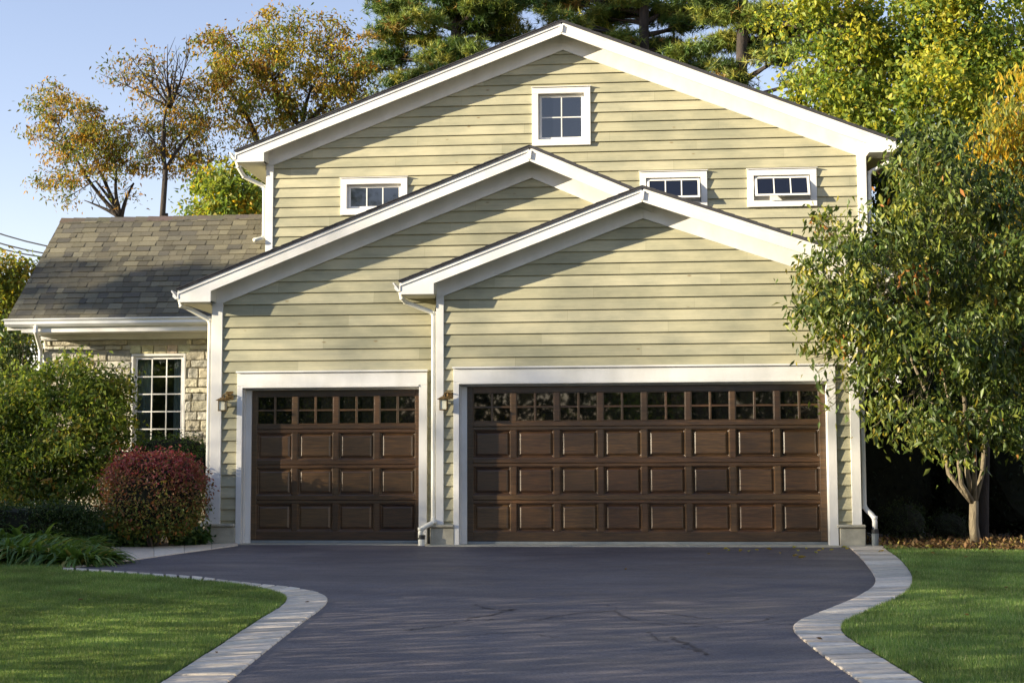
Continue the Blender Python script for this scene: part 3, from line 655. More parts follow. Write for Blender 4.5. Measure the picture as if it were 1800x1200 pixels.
co = ck.build('driveway_crack', plain('dark crack sealer', (.034, .030, .040), bs=0), dw)
# pavers
def pavers(A, B, name, step=.205, label=None, cols=1, g_=.020):
    n = min(len(A), len(B)); A, B = A[:n], B[:n]; cen = [(a+b)/2 for a, b in zip(A, B)]; s = [0]
    for i in range(1, n): s.append(s[-1]+(cen[i]-cen[i-1]).length)
    def at(Q, t):
        for i in range(1, n):
            if s[i] >= t: k = (t-s[i-1])/max(1e-6, s[i]-s[i-1]); return Q[i-1].lerp(Q[i], k)
        return Q[-1]
    mb = MB(); t = 0
    while t < s[-1]-step:
        a0, a1, b0, b1 = at(A, t+g_), at(A, t+step-g_), at(B, t+g_), at(B, t+step-g_)
        sp = [0]+[random.choice((.34, .5, .66))]*(cols > 1)+[1]
        for u0, u1 in zip(sp[:-1], sp[1:]):
            u0 += .004; u1 -= .004
            q = [a0.lerp(b0, u0), a0.lerp(b0, u1), a1.lerp(b1, u1), a1.lerp(b1, u0)]; hz = random.uniform(.012, .018)
            cc = sum(q, Vector())/4; ip = [p.lerp(cc, .045) for p in q]
            k = random.uniform(.76, 1.12); c = random.choice(((.74, .64, .50), (.76, .66, .53), (.68, .59, .47), (.74, .62, .48)))
            vs = [(p.x, p.y, GS*p.y-.03) for p in q]+[(p.x, p.y, GS*p.y+hz-.006) for p in q]+[(p.x, p.y, GS*p.y+hz) for p in ip]
            mb.add(vs, [(8, 9, 10, 11)]+[(i, (i+1) % 4, 4+(i+1) % 4, 4+i) for i in range(4)]+[(4+i, 4+(i+1) % 4, 8+(i+1) % 4, 8+i) for i in range(4)], tuple(x*k for x in c))
        t += step
    for i in range(n-1):                                   # sand bed under the joints
        q = [A[i], A[i+1], B[i+1], B[i]]; mb.add([(p.x, p.y, GS*p.y-.001) for p in q], [(0, 1, 2, 3)], (.045, .04, .03))
    o = mb.build(name, MPAV); o['kind'] = 'structure'; return o
pavers(RI, RO, 'paver_border'); pavers(LO, LI, 'paver_border')
# walkway on the left between bed and asphalt
WB = smooth(GL([(418, 955.5), (360, 958), (300, 961), (230, 962), (165, 962), (110, 962), (60, 962)]))
pavers(asp_l, WB, 'walkway', .50, None, 5, .002)
# concrete apron in front of both doors
mb = MB(); mb.box(GD.xl-.1, GD.xr+.25, -.32, .25, -.06, .004, bev=.006); mb.box(GM.xl-.05, GD.xl-.104, -.06, .5, -.06, .002, bev=.006)
ap = mb.build('concrete_apron', MCON); ap['kind'] = 'structure'
# ------------------------------------------------------------------ leaves, grass, trees
def nrm(a): return a/np.maximum(np.linalg.norm(a, axis=1, keepdims=True), 1e-9)
def leaf_cloud(name, cen, size, asp, cols, mat, parent=None, droop=0., flat=0., fold=.25, aim=None):
    """every leaf is a small folded kite: cen (n,3), size (n,), asp = width/length, cols (n,3)"""
    n = len(cen); d = nrm(RNG.normal(size=(n, 3)))
    if aim is not None: d = nrm(d*.55+aim)
    d[:, 2] -= droop; d = nrm(d)
    s = nrm(np.cross(d, RNG.normal(size=(n, 3))*(1-flat)+np.array([0, 0, 1.])*flat*2.2)); u = np.cross(s, d)
    L = size[:, None]; Wd = L*asp
    v = np.empty((n, 5, 3), np.float32)
    v[:, 0] = cen; v[:, 1] = cen+d*L*.42+s*Wd*.5+u*Wd*fold; v[:, 2] = cen+d*L; v[:, 3] = cen+d*L*.42-s*Wd*.5+u*Wd*fold; v[:, 4] = cen+d*L*.5
    v[:, 2] += np.array([0, 0, -1.])*L*.12
    me = bpy.data.meshes.new(name); me.vertices.add(n*5); me.vertices.foreach_set('co', v.ravel())
    base = (np.arange(n)*5)[:, None]
    tri = np.stack([base+np.array([0, 1, 4]), base+np.array([1, 2, 4]), base+np.array([0, 4, 3]), base+np.array([4, 2, 3])], 1).reshape(-1).astype(np.int32)
    nf = n*4; me.loops.add(nf*3); me.loops.foreach_set('vertex_index', tri); me.polygons.add(nf)
    me.polygons.foreach_set('loop_start', np.arange(nf, dtype=np.int32)*3); me.polygons.foreach_set('loop_total', np.full(nf, 3, np.int32))
    me.update(calc_edges=True)
    a = me.attributes.new('tone', 'FLOAT_COLOR', 'POINT'); cc = np.ones((n, 5, 4), np.float32); cc[:, :, :3] = cols[:, None, :]; a.data.foreach_set('color', cc.ravel())
    return mesh_obj(name, me, mat, parent)
def needle_cloud(name, cen, size, wd, cols, mat, parent=None, up=.4, tri_n=14):
    n = len(cen); N = n*tri_n; c = np.repeat(cen, tri_n, 0); sz = np.repeat(size, tri_n)[:, None]*RNG.uniform(.7, 1.15, (N, 1))
    d = RNG.normal(size=(N, 3)); d[:, 2] += up; d = nrm(d); s = nrm(np.cross(d, RNG.normal(size=(N, 3))))*wd
    v = np.empty((N, 3, 3), np.float32); v[:, 0] = c-s; v[:, 1] = c+s; v[:, 2] = c+d*sz
    me = bpy.data.meshes.new(name); me.vertices.add(N*3); me.vertices.foreach_set('co', v.ravel()); me.loops.add(N*3); me.loops.foreach_set('vertex_index', np.arange(N*3, dtype=np.int32))
    me.polygons.add(N); me.polygons.foreach_set('loop_start', np.arange(N, dtype=np.int32)*3); me.polygons.foreach_set('loop_total', np.full(N, 3, np.int32)); me.update(calc_edges=True)
    a = me.attributes.new('tone', 'FLOAT_COLOR', 'POINT'); cc = np.ones((N, 3, 4), np.float32); cc[:, :, :3] = np.repeat(cols, tri_n, 0)[:, None, :]; a.data.foreach_set('color', cc.ravel())
    return mesh_obj(name, me, mat, parent)
def palette(n, stops, clump=None, jitter=.18):
    """pick per leaf from weighted colours; clump gives each clump its own bias"""
    st = np.array([s[1] for s in stops]); wts = np.array([s[0] for s in stops], float); wts /= wts.sum()
    if clump is None: idx = RNG.choice(len(st), n, p=wts)
    else:
        k = clump.max()+1; ci = RNG.choice(len(st), k, p=wts); idx = np.where(RNG.random(n) < .62, ci[clump], RNG.choice(len(st), n, p=wts))
    return st[idx]*RNG.uniform(1-jitter, 1+jitter, (n, 1))*RNG.uniform(.93, 1.07, (n, 3))
def curve_pts(a, b, bend=.15, n=6, sag=0.):
    a, b = Vector(a), Vector(b); L = (b-a).length; off = Vector((random.uniform(-1, 1), random.uniform(-1, 1), random.uniform(-.4, .8)))*L*bend
    return [a.lerp(b, i/n)+off*math.sin(math.pi*i/n)*(1-.3*i/n)+Vector((0, 0, -sag*L*(i/n)**2)) for i in range(n+1)]
def lobe(px, py, rx, ry, Y, rz=None, n=1.): c = P(px, py, Y); k = 1/ppm(Y); return (c, rx*k, (rz if rz else rx*k*.8), ry*k, n)
def tree(name, label, cat, base, fork, lobes, stops, n, size, asp, bark, group=None, r0=.14, sig=.2, droop=.3, mat=MLEAF, clumps=22, twigs=7, shell=.55, extra=None, stems=None, flat=0., zflat=.8, trunkname='trunk', reach=1.0, subs=None):
    t = thing(name, base, label, cat, group); mb = MB(); base = Vector(base); fork = [Vector(f) for f in fork] if isinstance(fork, list) else [Vector(fork)]
    if stems is None:
        for f in fork: mb.tube(curve_pts(base-Vector((0, 0, .1)), f, .04, 7), [r0*(1.25-.5*i/7) for i in range(8)], 10)
    else:
        for st in stems: mb.tube(st[0], st[1], 9)
    if subs:
        for q in subs:
            f = min(fork, key=lambda z: (z-q).length); mb.tube(curve_pts(f, q, .09, 6), [r0*(.62-.36*i/6) for i in range(7)], 7)
        fork = list(subs)
    tips = []; tot = sum(l[4]*l[1]*l[3]*math.sqrt(l[2]) for l in lobes); cen = []; cid = []; k = 0
    for (c, rx, ry, rz, wgt) in lobes:
        f = min(fork, key=lambda q: (q-c).length); pts = curve_pts(f, c, .10, 7); rr = max(.012, r0*.55*min(1, (rx+rz)/2.2)); mb.tube(pts, [rr*(1-.72*i/7) for i in range(8)], 7)
        nn = int(n*wgt*rx*rz*math.sqrt(ry)/tot); nc = max(4, int(clumps*(.5+.5*rx*rz)))
        dirs = nrm(RNG.normal(size=(nc, 3))); rad = RNG.uniform(shell, reach, nc)[:, None]**.7; cc = np.array(c)+dirs*rad*np.array([rx, ry, rz])
        for j in range(min(nc, twigs)):
            s = pts[random.randint(2, 7)]; mb.tube(curve_pts(s, Vector(cc[j]), .12, 4), [rr*.3, rr*.24, rr*.18, rr*.12, .004], 5, cap=False)
        which = RNG.integers(0, nc, nn); sg = sig*RNG.uniform(.6, 1.3, nc)[which][:, None]
        cen.append(cc[which]+RNG.normal(size=(nn, 3))*sg*np.array([1, 1, zflat])); cid.append(which+k); k += nc
    if extra: extra(mb)
    mb.build(trunkname, bark, t, smooth=True)
    cen = np.concatenate(cen); cid = np.concatenate(cid)
    leaf_cloud('crown', cen, size*RNG.uniform(.6, 1.25, len(cen)), asp, palette(len(cen), stops, cid), mat, t, droop, flat)
    return t
GREEN = [(3, (.045, .085, .018)), (3, (.060, .110, .022)), (2, (.085, .135, .028)), (1, (.13, .165, .035)), (.5, (.20, .19, .04))]
# --- ornamental multi-stem tree on the right
tb = G(1716, 957); TY = tb.y
LB = [lobe(1470, 470, 75, 70, -1.2, .8, 1.0), lobe(1490, 395, 60, 40, -1.0, .6, .7), lobe(1470, 560, 70, 60, -1.4, .8, 1), lobe(1545, 520, 90, 90, -1.6, .9, 1.2), lobe(1625, 390, 75, 95, -1.0, .9, 1.2),
      lobe(1600, 310, 45, 55, -.8, .7, .7), lobe(1560, 440, 45, 45, -1.2, .6, .6), lobe(1660, 300, 90, 70, -.6, .8, 1), lobe(1700, 440, 100, 110, -.8, 1., 1.3), lobe(1640, 610, 110, 90, -1.8, 1., 1.3), lobe(1540, 640, 60, 55, -1.8, .8, .6), lobe(1490, 610, 40, 45, -1.5, .6, .5),
      lobe(1760, 590, 100, 110, -1.0, 1, 1.2), lobe(1590, 730, 60, 55, -1.8, .8, .7), lobe(1690, 745, 95, 60, -1.6, .9, 1.1), lobe(1785, 730, 80, 70, -1.2, .8, 1), lobe(1850, 480, 90, 150, -.9, .9, 1), lobe(1870, 680, 70, 100, -1, .8, 1), lobe(1440, 385, 25, 20, -1.3, .4, .35), lobe(1438, 640, 25, 25, -1.7, .4, .35), lobe(1452, 690, 22, 30, -1.6, .3, .3)]
stems = []; fk = []
b0 = Vector((tb.x, TY, tb.z-.05)); crotch = P(1712, 880, TY)
stems.append(([b0, b0.lerp(crotch, .5)+Vector((-.02, 0, 0)), crotch], [.075, .062, .058]))
for (mx, my, ex_, ey_, dy) in ((1668, 832, 1650, 740, -.1), (1690, 850, 1676, 735, -.3), (1700, 830, 1695, 700, .2), (1713, 820, 1712, 700, -.2), (1727, 830, 1735, 720, .1)):
    m_ = P(mx, my, TY+dy*.5); e_ = P(ex_, ey_, TY+dy); stems.append(([crotch+Vector((0, 0, -.05)), m_, e_, P(ex_+(ex_-1705)*1.2, ey_-150, TY+dy*2)], [.040, .032, .026, .016])); fk.append(e_); fk.append(P(ex_+(ex_-1705)*1.2, ey_-150, TY+dy*2))
random.seed(3)
tree('ornamental_tree', 'leafy green multi-stem tree on the right overlapping the wide garage corner', 'tree', (tb.x, TY, tb.z), fk, LB,
     [(3, (.044, .072, .015)), (4, (.080, .115, .022)), (3, (.135, .170, .030)), (1.6, (.24, .255, .042)), (.4, (.32, .28, .04)), (.15, (.32, .14, .03))], 23000, .11, .42, MBARKL, r0=.05, sig=.14, droop=.95, clumps=40, twigs=14, shell=.35, stems=stems, reach=1.22)
t2 = P(1736, 950, .6)
tree('background_tree', 'dark slim trunked tree just behind the ornamental tree', 'tree', (t2.x, .9, -.02), P(1742, 600, .9), [lobe(1740, 520, 110, 90, 1.2, 1, 1), lobe(1640, 460, 90, 90, 1.8, 1, 1), lobe(1800, 380, 80, 80, 1.4, .9, 1), lobe(1590, 600, 70, 110, 1.6, .9, 1), lobe(1690, 680, 110, 70, 1.6, .9, 1)],
     [(3, (.025, .05, .014)), (3, (.04, .075, .02)), (1, (.07, .11, .02))], 9000, .10, .45, MBARKP, r0=.06, sig=.2, droop=.6)
# --- background trees right
YB = 9.0
random.seed(5)
tree('maple_tree', 'tall yellow green maple behind the right end of the roof', 'tree', (P(1620, 900, YB).x, YB, 0), [P(1590, 240, YB), P(1500, 80, YB), P(1700, 200, YB)],
     [lobe(1462, 112, 48, 50, YB, 1.0, .8), lobe(1480, 40, 90, 60, YB, 1.2), lobe(1580, 60, 90, 90, YB+1, 1.3), lobe(1680, 50, 90, 80, YB, 1.2), lobe(1780, 60, 80, 90, YB, 1.2), lobe(1440, 200, 60, 45, YB-.5, 1), lobe(1540, 190, 80, 60, YB, 1.2), lobe(1640, 170, 90, 70, YB-1, 1.2), lobe(1740, 170, 80, 70, YB, 1.2), lobe(1500, 250, 50, 35, YB-1, .8, .8), lobe(1390, 165, 30, 25, YB, .7, .5), lobe(1590, 270, 80, 50, YB-1, 1), lobe(1700, 280, 90, 60, YB-.5, 1), lobe(1370, 40, 35, 30, YB, .6, .5)],
     [(3, (.30, .34, .05)), (4, (.20, .27, .045)), (2.6, (.44, .42, .05)), (3, (.10, .16, .03)), (.2, (.46, .34, .03))], 44000, .12, .6, MBARK, r0=.2, sig=.26, droop=.35, clumps=20, mat=MLEAFT)
tree('green_tree', 'mid green dense tree between the maple and the ornamental tree', 'tree', (P(1650, 900, 5).x, 5.2, 0), [P(1640, 480, 5.2), P(1700, 420, 5.2)],
     [lobe(1580, 330, 55, 60, 5, .9), lobe(1650, 290, 80, 60, 5, 1), lobe(1700, 380, 90, 80, 5, 1), lobe(1600, 430, 70, 90, 5.3, 1), lobe(1770, 480, 70, 90, 5, 1), lobe(1560, 480, 40, 100, 5.5, .6), lobe(1760, 250, 60, 50, 5, .9), lobe(1570, 620, 50, 90, 5.5, .6), lobe(1650, 560, 90, 100, 5.5, 1), lobe(1780, 640, 80, 100, 5.4, 1)],
     [(3, (.05, .085, .02)), (3, (.075, .12, .026)), (2, (.11, .15, .03)), (.6, (.20, .21, .04))], 26000, .11, .5, MBARK, r0=.16, sig=.22, droop=.5, clumps=26)
tree('orange_tree', 'orange and yellow drooping autumn tree at the right edge', 'tree', (P(1790, 900, 3.5).x, 3.5, 0), [P(1795, 520, 3.5), P(1790, 350, 3.5)],
     [lobe(1755, 270, 40, 70, 3, .7), lobe(1790, 180, 35, 60, 3, .6), lobe(1775, 360, 45, 60, 3, .8), lobe(1760, 430, 40, 60, 3.2, .7), lobe(1800, 480, 50, 60, 3, .8), lobe(1840, 330, 60, 120, 3.2, .9), lobe(1770, 540, 35, 35, 3.2, .6, .6)],
     [(3, (.50, .34, .03)), (1.2, (.45, .23, .02)), (3, (.36, .33, .04)), (3, (.16, .18, .035))], 12000, .13, .32, MBARK, r0=.1, sig=.2, droop=1.3, clumps=20, mat=MLEAFT)
# --- pines
def pine(label, base, top, branches, n, stops, r0=.26):
    t = thing('pine_tree', base, label, 'pine tree', 'pines behind the roof'); mb = MB(); a, b = Vector(base), Vector(top)
    mb.tube([a.lerp(b, i/8)+Vector((random.uniform(-.05, .05),)*3) for i in range(9)], [r0*(1-.75*i/8) for i in range(9)], 10)
    cen = []; cid = []; k = 0; tot = sum(l[1]*l[3] for l in branches)
    for (c, rx, ry, rz, wg) in branches:
        zt = min(max(c.z-.5*rx, a.z), b.z); s = a.lerp(b, (zt-a.z)/(b.z-a.z)); pts = curve_pts(s, c, .06, 6); mb.tube(pts, [.085*(1-.8*i/6) for i in range(7)], 6)
        nn = int(n*wg*rx*rz/tot); nc = max(6, int(11*rx)); dirs = nrm(RNG.normal(size=(nc, 3))); cc = np.array(c)+dirs*RNG.uniform(.3, 1, (nc, 1))*np.array([rx, ry, rz])
        for j in range(min(nc, 8)): mb.tube(curve_pts(pts[random.randint(2, 6)], Vector(cc[j]), .08, 3), [.03, .02, .014, .006], 5, cap=False)
        wch = RNG.integers(0, nc, nn); cen.append(cc[wch]+RNG.normal(size=(nn, 3))*np.array([.17, .17, .06])); cid.append(wch+k); k += nc
    mb.build('trunk', MBARKP, t, smooth=True); cen = np.concatenate(cen); cid = np.concatenate(cid)
    needle_cloud('crown', cen, np.full(len(cen), .19), .0095, palette(len(cen), stops, cid), MNEED, t, .5, 15)
YP = 15.
PN = [(3, (.05, .10, .022)), (3, (.09, .15, .03)), (2, (.17, .22, .04)), (1.6, (.28, .29, .05)), (.5, (.30, .20, .05))]
def bl_(lst, Y): return [lobe(x, y, rx, ry, Y+random.uniform(-1.2, 1.2), rx/ppm(Y)*.9, 1) for x, y, rx, ry in lst]
random.seed(9)
pine('broad dense pine left of the roof peak', (P(800, 900, YP).x, YP, 0), P(800, -330, YP),
     bl_([(700, 20, 70, 18), (665, 62, 40, 13), (740, 55, 80, 20), (690, 100, 65, 18), (790, 90, 80, 22), (700, 150, 60, 16), (660, 175, 35, 10), (760, 135, 75, 20), (840, 40, 80, 24), (860, 100, 70, 22), (690, 192, 45, 12), (740, 185, 60, 14), (900, 60, 50, 20), (800, 10, 90, 20), (720, -20, 80, 20), (870, 0, 70, 22), (820, 150, 60, 16), (780, -60, 90, 24), (860, -60, 70, 24), (915, 10, 40, 18), (650, 120, 30, 9)], YP), 8000, PN)
pine('tall pine behind the roof peak with open lower branches', (P(1135, 900, YP+1).x, YP+1, 0), P(1135, -330, YP+1),
     bl_([(1000, 10, 60, 20), (1060, 35, 55, 20), (985, 45, 45, 14), (1110, 25, 70, 20), (1180, 15, 70, 18), (1170, 75, 60, 16), (1215, 90, 45, 16), (1080, 0, 70, 18), (1210, 45, 50, 14), (1130, -20, 90, 20), (1235, 120, 32, 12), (1190, 110, 38, 12), (960, 15, 30, 14), (1090, 62, 40, 12)], YP+1), 5200, PN)
pine('leaning pine with bare trunk right of the roof peak', (P(1316, 900, YP-1).x, YP-1, 0), P(1300, -330, YP-1),
     bl_([(1275, 20, 50, 18), (1330, 30, 60, 18), (1290, 75, 40, 14), (1330, 88, 30, 10), (1380, 60, 55, 14), (1250, 10, 40, 14), (1400, 92, 50, 7), (1275, 118, 22, 9), (1440, 30, 50, 16), (1365, 105, 45, 6), (1290, 140, 26, 8), (1420, 142, 40, 5)], YP-1), 4200, PN[2:]+[(3, (.05, .085, .02))])
# --- autumn trees left
AU = [(3, (.28, .18, .035)), (2, (.36, .20, .03)), (3, (.19, .18, .04)), (3.5, (.11, .15, .035)), (1.5, (.18, .10, .035)), (.8, (.40, .31, .045))]
YA = 11.
random.seed(13)
def bare(px0, py0, tips, Y, r=.03):
    def f(mb):
        for (x, y) in tips:
            pts = curve_pts(P(px0, py0, Y), P(x, y, Y), .05, 5); mb.tube(pts, [r*(1-.85*i/5) for i in range(6)], 5)
            for q in range(5):
                s = pts[random.randint(1, 4)]; mb.tube([s, s+Vector((random.uniform(-.25, .25), random.uniform(-.2, .2), random.uniform(.25, .6)))], [.010, .003], 4)
    return f
tree('autumn_tree', 'leftmost brown and gold autumn tree above the wing roof', 'tree', (P(225, 900, YA).x, YA, 0), [P(213, 383, YA)],
     [lobe(85, 185, 35, 25, YA, .7), lobe(70, 235, 28, 14, YA, .6, .7), lobe(130, 215, 55, 35, YA, .9), lobe(150, 275, 55, 30, YA, .9), lobe(100, 320, 40, 22, YA, .7), lobe(190, 240, 45, 35, YA, .9), lobe(200, 290, 45, 25, YA, .8, .8), lobe(115, 350, 25, 10, YA, .5, .5), lobe(95, 160, 20, 16, YA, .5, .6), lobe(215, 340, 30, 12, YA, .5, .3)],
     AU, 8500, .105, .34, MBARKP, group='autumn trees beyond the wing roof', r0=.085, sig=.15, droop=.6, clumps=32, twigs=14, mat=MLEAFT, zflat=.6, extra=bare(213, 383, [(148, 352)], YA, .06), reach=1.2, subs=[P(168, 318, YA), P(205, 300, YA), P(125, 262, YA-.3), P(235, 322, YA+.2), P(160, 262, YA+.3)])
tree('autumn_tree', 'sparse middle autumn tree with bare grey twigs at its top', 'tree', (P(295, 900, YA-.5).x, YA-.5, 0), [P(291, 375, YA-.5), P(291, 300, YA-.5)],
     [lobe(225, 125, 35, 28, YA, .8, .5), lobe(270, 150, 45, 30, YA, .8, .5), lobe(290, 200, 50, 40, YA, .9, .6), lobe(350, 190, 40, 40, YA, .8, .8), lobe(330, 250, 50, 30, YA, .8, .8), lobe(250, 240, 45, 30, YA, .8, .6), lobe(300, 285, 60, 25, YA, .8, 1), lobe(365, 240, 30, 25, YA, .6, .6), lobe(350, 300, 35, 20, YA, .6, .5), lobe(260, 100, 25, 20, YA, .6, .35)],
     [(3, (.10, .13, .03)), (2, (.20, .17, .03)), (3, (.30, .18, .025)), (1, (.14, .09, .04))], 7000, .105, .34, MBARKP, group='autumn trees beyond the wing roof', r0=.075, sig=.19, droop=.6, clumps=28, twigs=16, zflat=.55, reach=1.25, subs=[P(291, 225, YA-.5), P(258, 232, YA-.7), P(334, 238, YA-.3), P(300, 160, YA-.5)], mat=MLEAFT,
     extra=bare(300, 190, [(295, 78), (315, 92), (330, 105), (285, 110), (305, 120), (255, 88), (225, 95), (175, 130), (335, 85)], YA-.5))
tree('autumn_tree', 'dense golden brown autumn tree behind the upper roof edge', 'tree', (P(460, 900, YA+1).x, YA+1, 0), [P(455, 262, YA+1), P(530, 225, YA+1)],
     [lobe(385, 90, 40, 28, YA+1, .9), lobe(420, 140, 50, 40, YA+1, 1), lobe(480, 60, 40, 35, YA+1, .9), lobe(500, 120, 55, 45, YA+1, 1), lobe(580, 60, 30, 30, YA+1, .7), lobe(595, 120, 45, 45, YA+1, 1), lobe(540, 170, 55, 35, YA+1, 1), lobe(610, 175, 35, 30, YA+1, .7), lobe(470, 190, 50, 30, YA+1, 1), lobe(410, 200, 35, 25, YA+1, .7, .5), lobe(440, 240, 40, 18, YA+1, .7, .5), lobe(515, 35, 18, 18, YA+1, .5, .6), lobe(370, 160, 30, 25, YA+1, .6, .7)],
     AU+[(3, (.36, .30, .035)), (2, (.24, .27, .04))], 17000, .11, .38, MBARKP, group='autumn trees beyond the wing roof', r0=.10, sig=.18, droop=.55, clumps=32, twigs=14, zflat=.6, reach=1.2, subs=[P(425, 185, YA+1), P(478, 150, YA+1.3), P(548, 150, YA+.8), P(592, 150, YA+1), P(395, 150, YA+.8)], mat=MLEAFT)
tree('green_bushy_tree', 'pale green small tree between wing roof and upper wall', 'tree', (P(400, 900, 8).x, 8, 0), P(400, 400, 8),
     [lobe(380, 345, 45, 35, 8, .8), lobe(430, 330, 35, 40, 8, .7), lobe(410, 370, 60, 25, 8, .8), lobe(345, 375, 25, 16, 8, .5, .7), lobe(400, 310, 22, 16, 8, .5, .5), lobe(450, 365, 25, 25, 8, .6)],
     [(3, (.13, .20, .04)), (3, (.19, .25, .045)), (2, (.28, .28, .04)), (.7, (.5, .33, .03))], 6500, .12, .5, MBARK, r0=.1, sig=.17, droop=.3, mat=MLEAFT)
tree('edge_tree', 'yellow green tree at the far left edge beyond the wing', 'tree', (P(-10, 900, 9).x, 9, 0), P(0, 620, 9),
     [lobe(15, 475, 35, 25, 9, .8), lobe(0, 520, 45, 35, 9, .9), lobe(62, 462, 10, 8, 9, .4, .4), lobe(-40, 500, 50, 50, 9, .9), lobe(20, 570, 40, 40, 9, .8), lobe(-10, 640, 50, 50, 9, .8)],
     [(3, (.12, .16, .035)), (3, (.20, .24, .04)), (2, (.30, .24, .03))], 8000, .13, .5, MBARK, r0=.12, sig=.2, mat=MLEAFT)
tree('edge_tree', 'dark green bushy tree left of the stone corner', 'tree', (P(10, 900, 4.5).x, 4.5, 0), P(20, 760, 4.5),
     [lobe(20, 640, 40, 40, 4.5, .8), lobe(-20, 620, 50, 60, 4.5, .8), lobe(45, 590, 20, 25, 4.5, .5, .7), lobe(10, 720, 60, 60, 4.5, .9), lobe(-60, 720, 60, 80, 4.5, .9)],
     [(3, (.03, .055, .015)), (3, (.06, .10, .022)), (1, (.15, .19, .035))], 7000, .10, .5, MBARK, r0=.1, sig=.18)
# wires
for i, (y0, y1) in enumerate(((402, 438), (421, 449), (432, 454))):
    a, b = P(-60, y0-12, 22), P(150, y1+6, 22); b2 = P(900, y1+80, 22); m = MB(); pts = [a.lerp(b, t/6)-Vector((0, 0, .12*math.sin(math.pi*t/6))) for t in range(7)]+[b2]
    m.tube(pts, .022, 5); props(m.build('power_line', MBK), ['highest overhead wire crossing the sky at the left edge', 'middle overhead wire crossing the sky at the left edge', 'lowest overhead wire crossing the sky at the left edge'][i], 'power line', 'wires at the left edge')
# ------------------------------------------------------------------ shrubs and beds
def shrub(name, label, cat, c, r, n, stops, size, asp, group=None, top=None, sig=.05, box=False, core=.82, stems=6, sqz=2.0, droop=.1, shell=.82, ragged=0.):
    """rounded bush: leaves in a shell around a solid near-black core that paints the inner shade"""
    c = Vector(c); rx, ry, rz = r; t = thing(name, (c.x, c.y, max(-.5, gz(c.x, c.y))), label, cat, group); u = nrm(RNG.normal(size=(n, 3)))
    pw = 2./sqz; u2 = np.sign(u)*np.abs(u)**pw; m = np.linalg.norm(u2, axis=1, keepdims=True); u2 = u2/np.max(np.stack([m[:, 0]*0+1e-6, (np.abs(u2)**(sqz)).sum(1)**(1/sqz)]), 0)[:, None] if False else u2/((np.abs(u2)**sqz).sum(1)**(1/sqz))[:, None]
    q = u2[:, 0]*3.1+u2[:, 1]*2.3; wob = 1+ragged*(np.sin(q*3+u2[:, 2]*5)*.5+np.sin(u2[:, 2]*9+q*7+1)*.5)
    rad = (1-(1-shell)*RNG.random(n)**.7*2.2)*wob
    cen = np.array(c)+u2*rad[:, None]*np.array([rx, ry, rz])+RNG.normal(size=(n, 3))*sig
    gz_ = np.array([gz(0, y) for y in cen[:, 1]]); keep = cen[:, 2] > gz_+.02; cen = cen[keep]; n = len(cen)
    cols = palette(n, stops); 
    if top is not None:
        hgt = (cen[:, 2]-(c.z-rz))/(2*rz); pr = np.clip((hgt-.24)*1.6+RNG.normal(size=n)*.22, 0, 1)[:, None]; cols = cols*(1-pr)+palette(n, top)*pr
    m = MB(); bz = gz(c.x, c.y)
    for i in range(stems):
        a = random.uniform(0, 6.28); m.tube(curve_pts((c.x+random.uniform(-.08, .08), c.y+random.uniform(-.08, .08), bz-.03), (c.x+math.cos(a)*rx*.6, c.y+math.sin(a)*ry*.6, c.z+random.uniform(-.2, .5)*rz), .1, 4), [.018, .015, .012, .009, .005], 6)
    m.build('stems', MBARK, t, smooth=True)
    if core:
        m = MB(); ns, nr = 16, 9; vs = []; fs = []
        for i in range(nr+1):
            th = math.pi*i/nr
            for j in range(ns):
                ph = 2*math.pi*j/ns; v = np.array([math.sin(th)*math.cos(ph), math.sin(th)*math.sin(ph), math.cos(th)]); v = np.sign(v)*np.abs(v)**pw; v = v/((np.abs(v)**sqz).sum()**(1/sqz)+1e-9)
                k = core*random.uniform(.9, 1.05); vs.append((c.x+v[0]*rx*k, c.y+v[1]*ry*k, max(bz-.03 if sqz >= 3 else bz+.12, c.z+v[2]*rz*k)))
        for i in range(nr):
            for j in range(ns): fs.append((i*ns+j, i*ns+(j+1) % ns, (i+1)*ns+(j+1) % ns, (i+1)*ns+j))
        m.add(vs, fs); m.build('shade_core', MCORE, t)
    leaf_cloud('foliage', cen, size*RNG.uniform(.6, 1.3, n), asp, cols, MLEAF, t, droop)
    return t
def PB(px, py, Y): return P(px, py, Y)
random.seed(17)
BY = -.55
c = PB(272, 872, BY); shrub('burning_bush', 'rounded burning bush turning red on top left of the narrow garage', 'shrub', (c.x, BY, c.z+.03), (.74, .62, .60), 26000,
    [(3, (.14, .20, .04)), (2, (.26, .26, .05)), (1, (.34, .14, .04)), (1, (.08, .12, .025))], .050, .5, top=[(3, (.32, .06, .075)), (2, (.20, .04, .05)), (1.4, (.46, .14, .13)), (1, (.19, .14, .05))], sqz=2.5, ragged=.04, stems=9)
c = PB(300, 800, 1.2); shrub('yew_bush', 'clipped green mounded bush between the red bush and stone wall', 'shrub', (c.x, 1.2, c.z-.16), (.76, .6, .50), 9000, [(3, (.07, .13, .03)), (3, (.10, .17, .035)), (1, (.16, .22, .045))], .05, .38, sqz=2.3, ragged=.03)
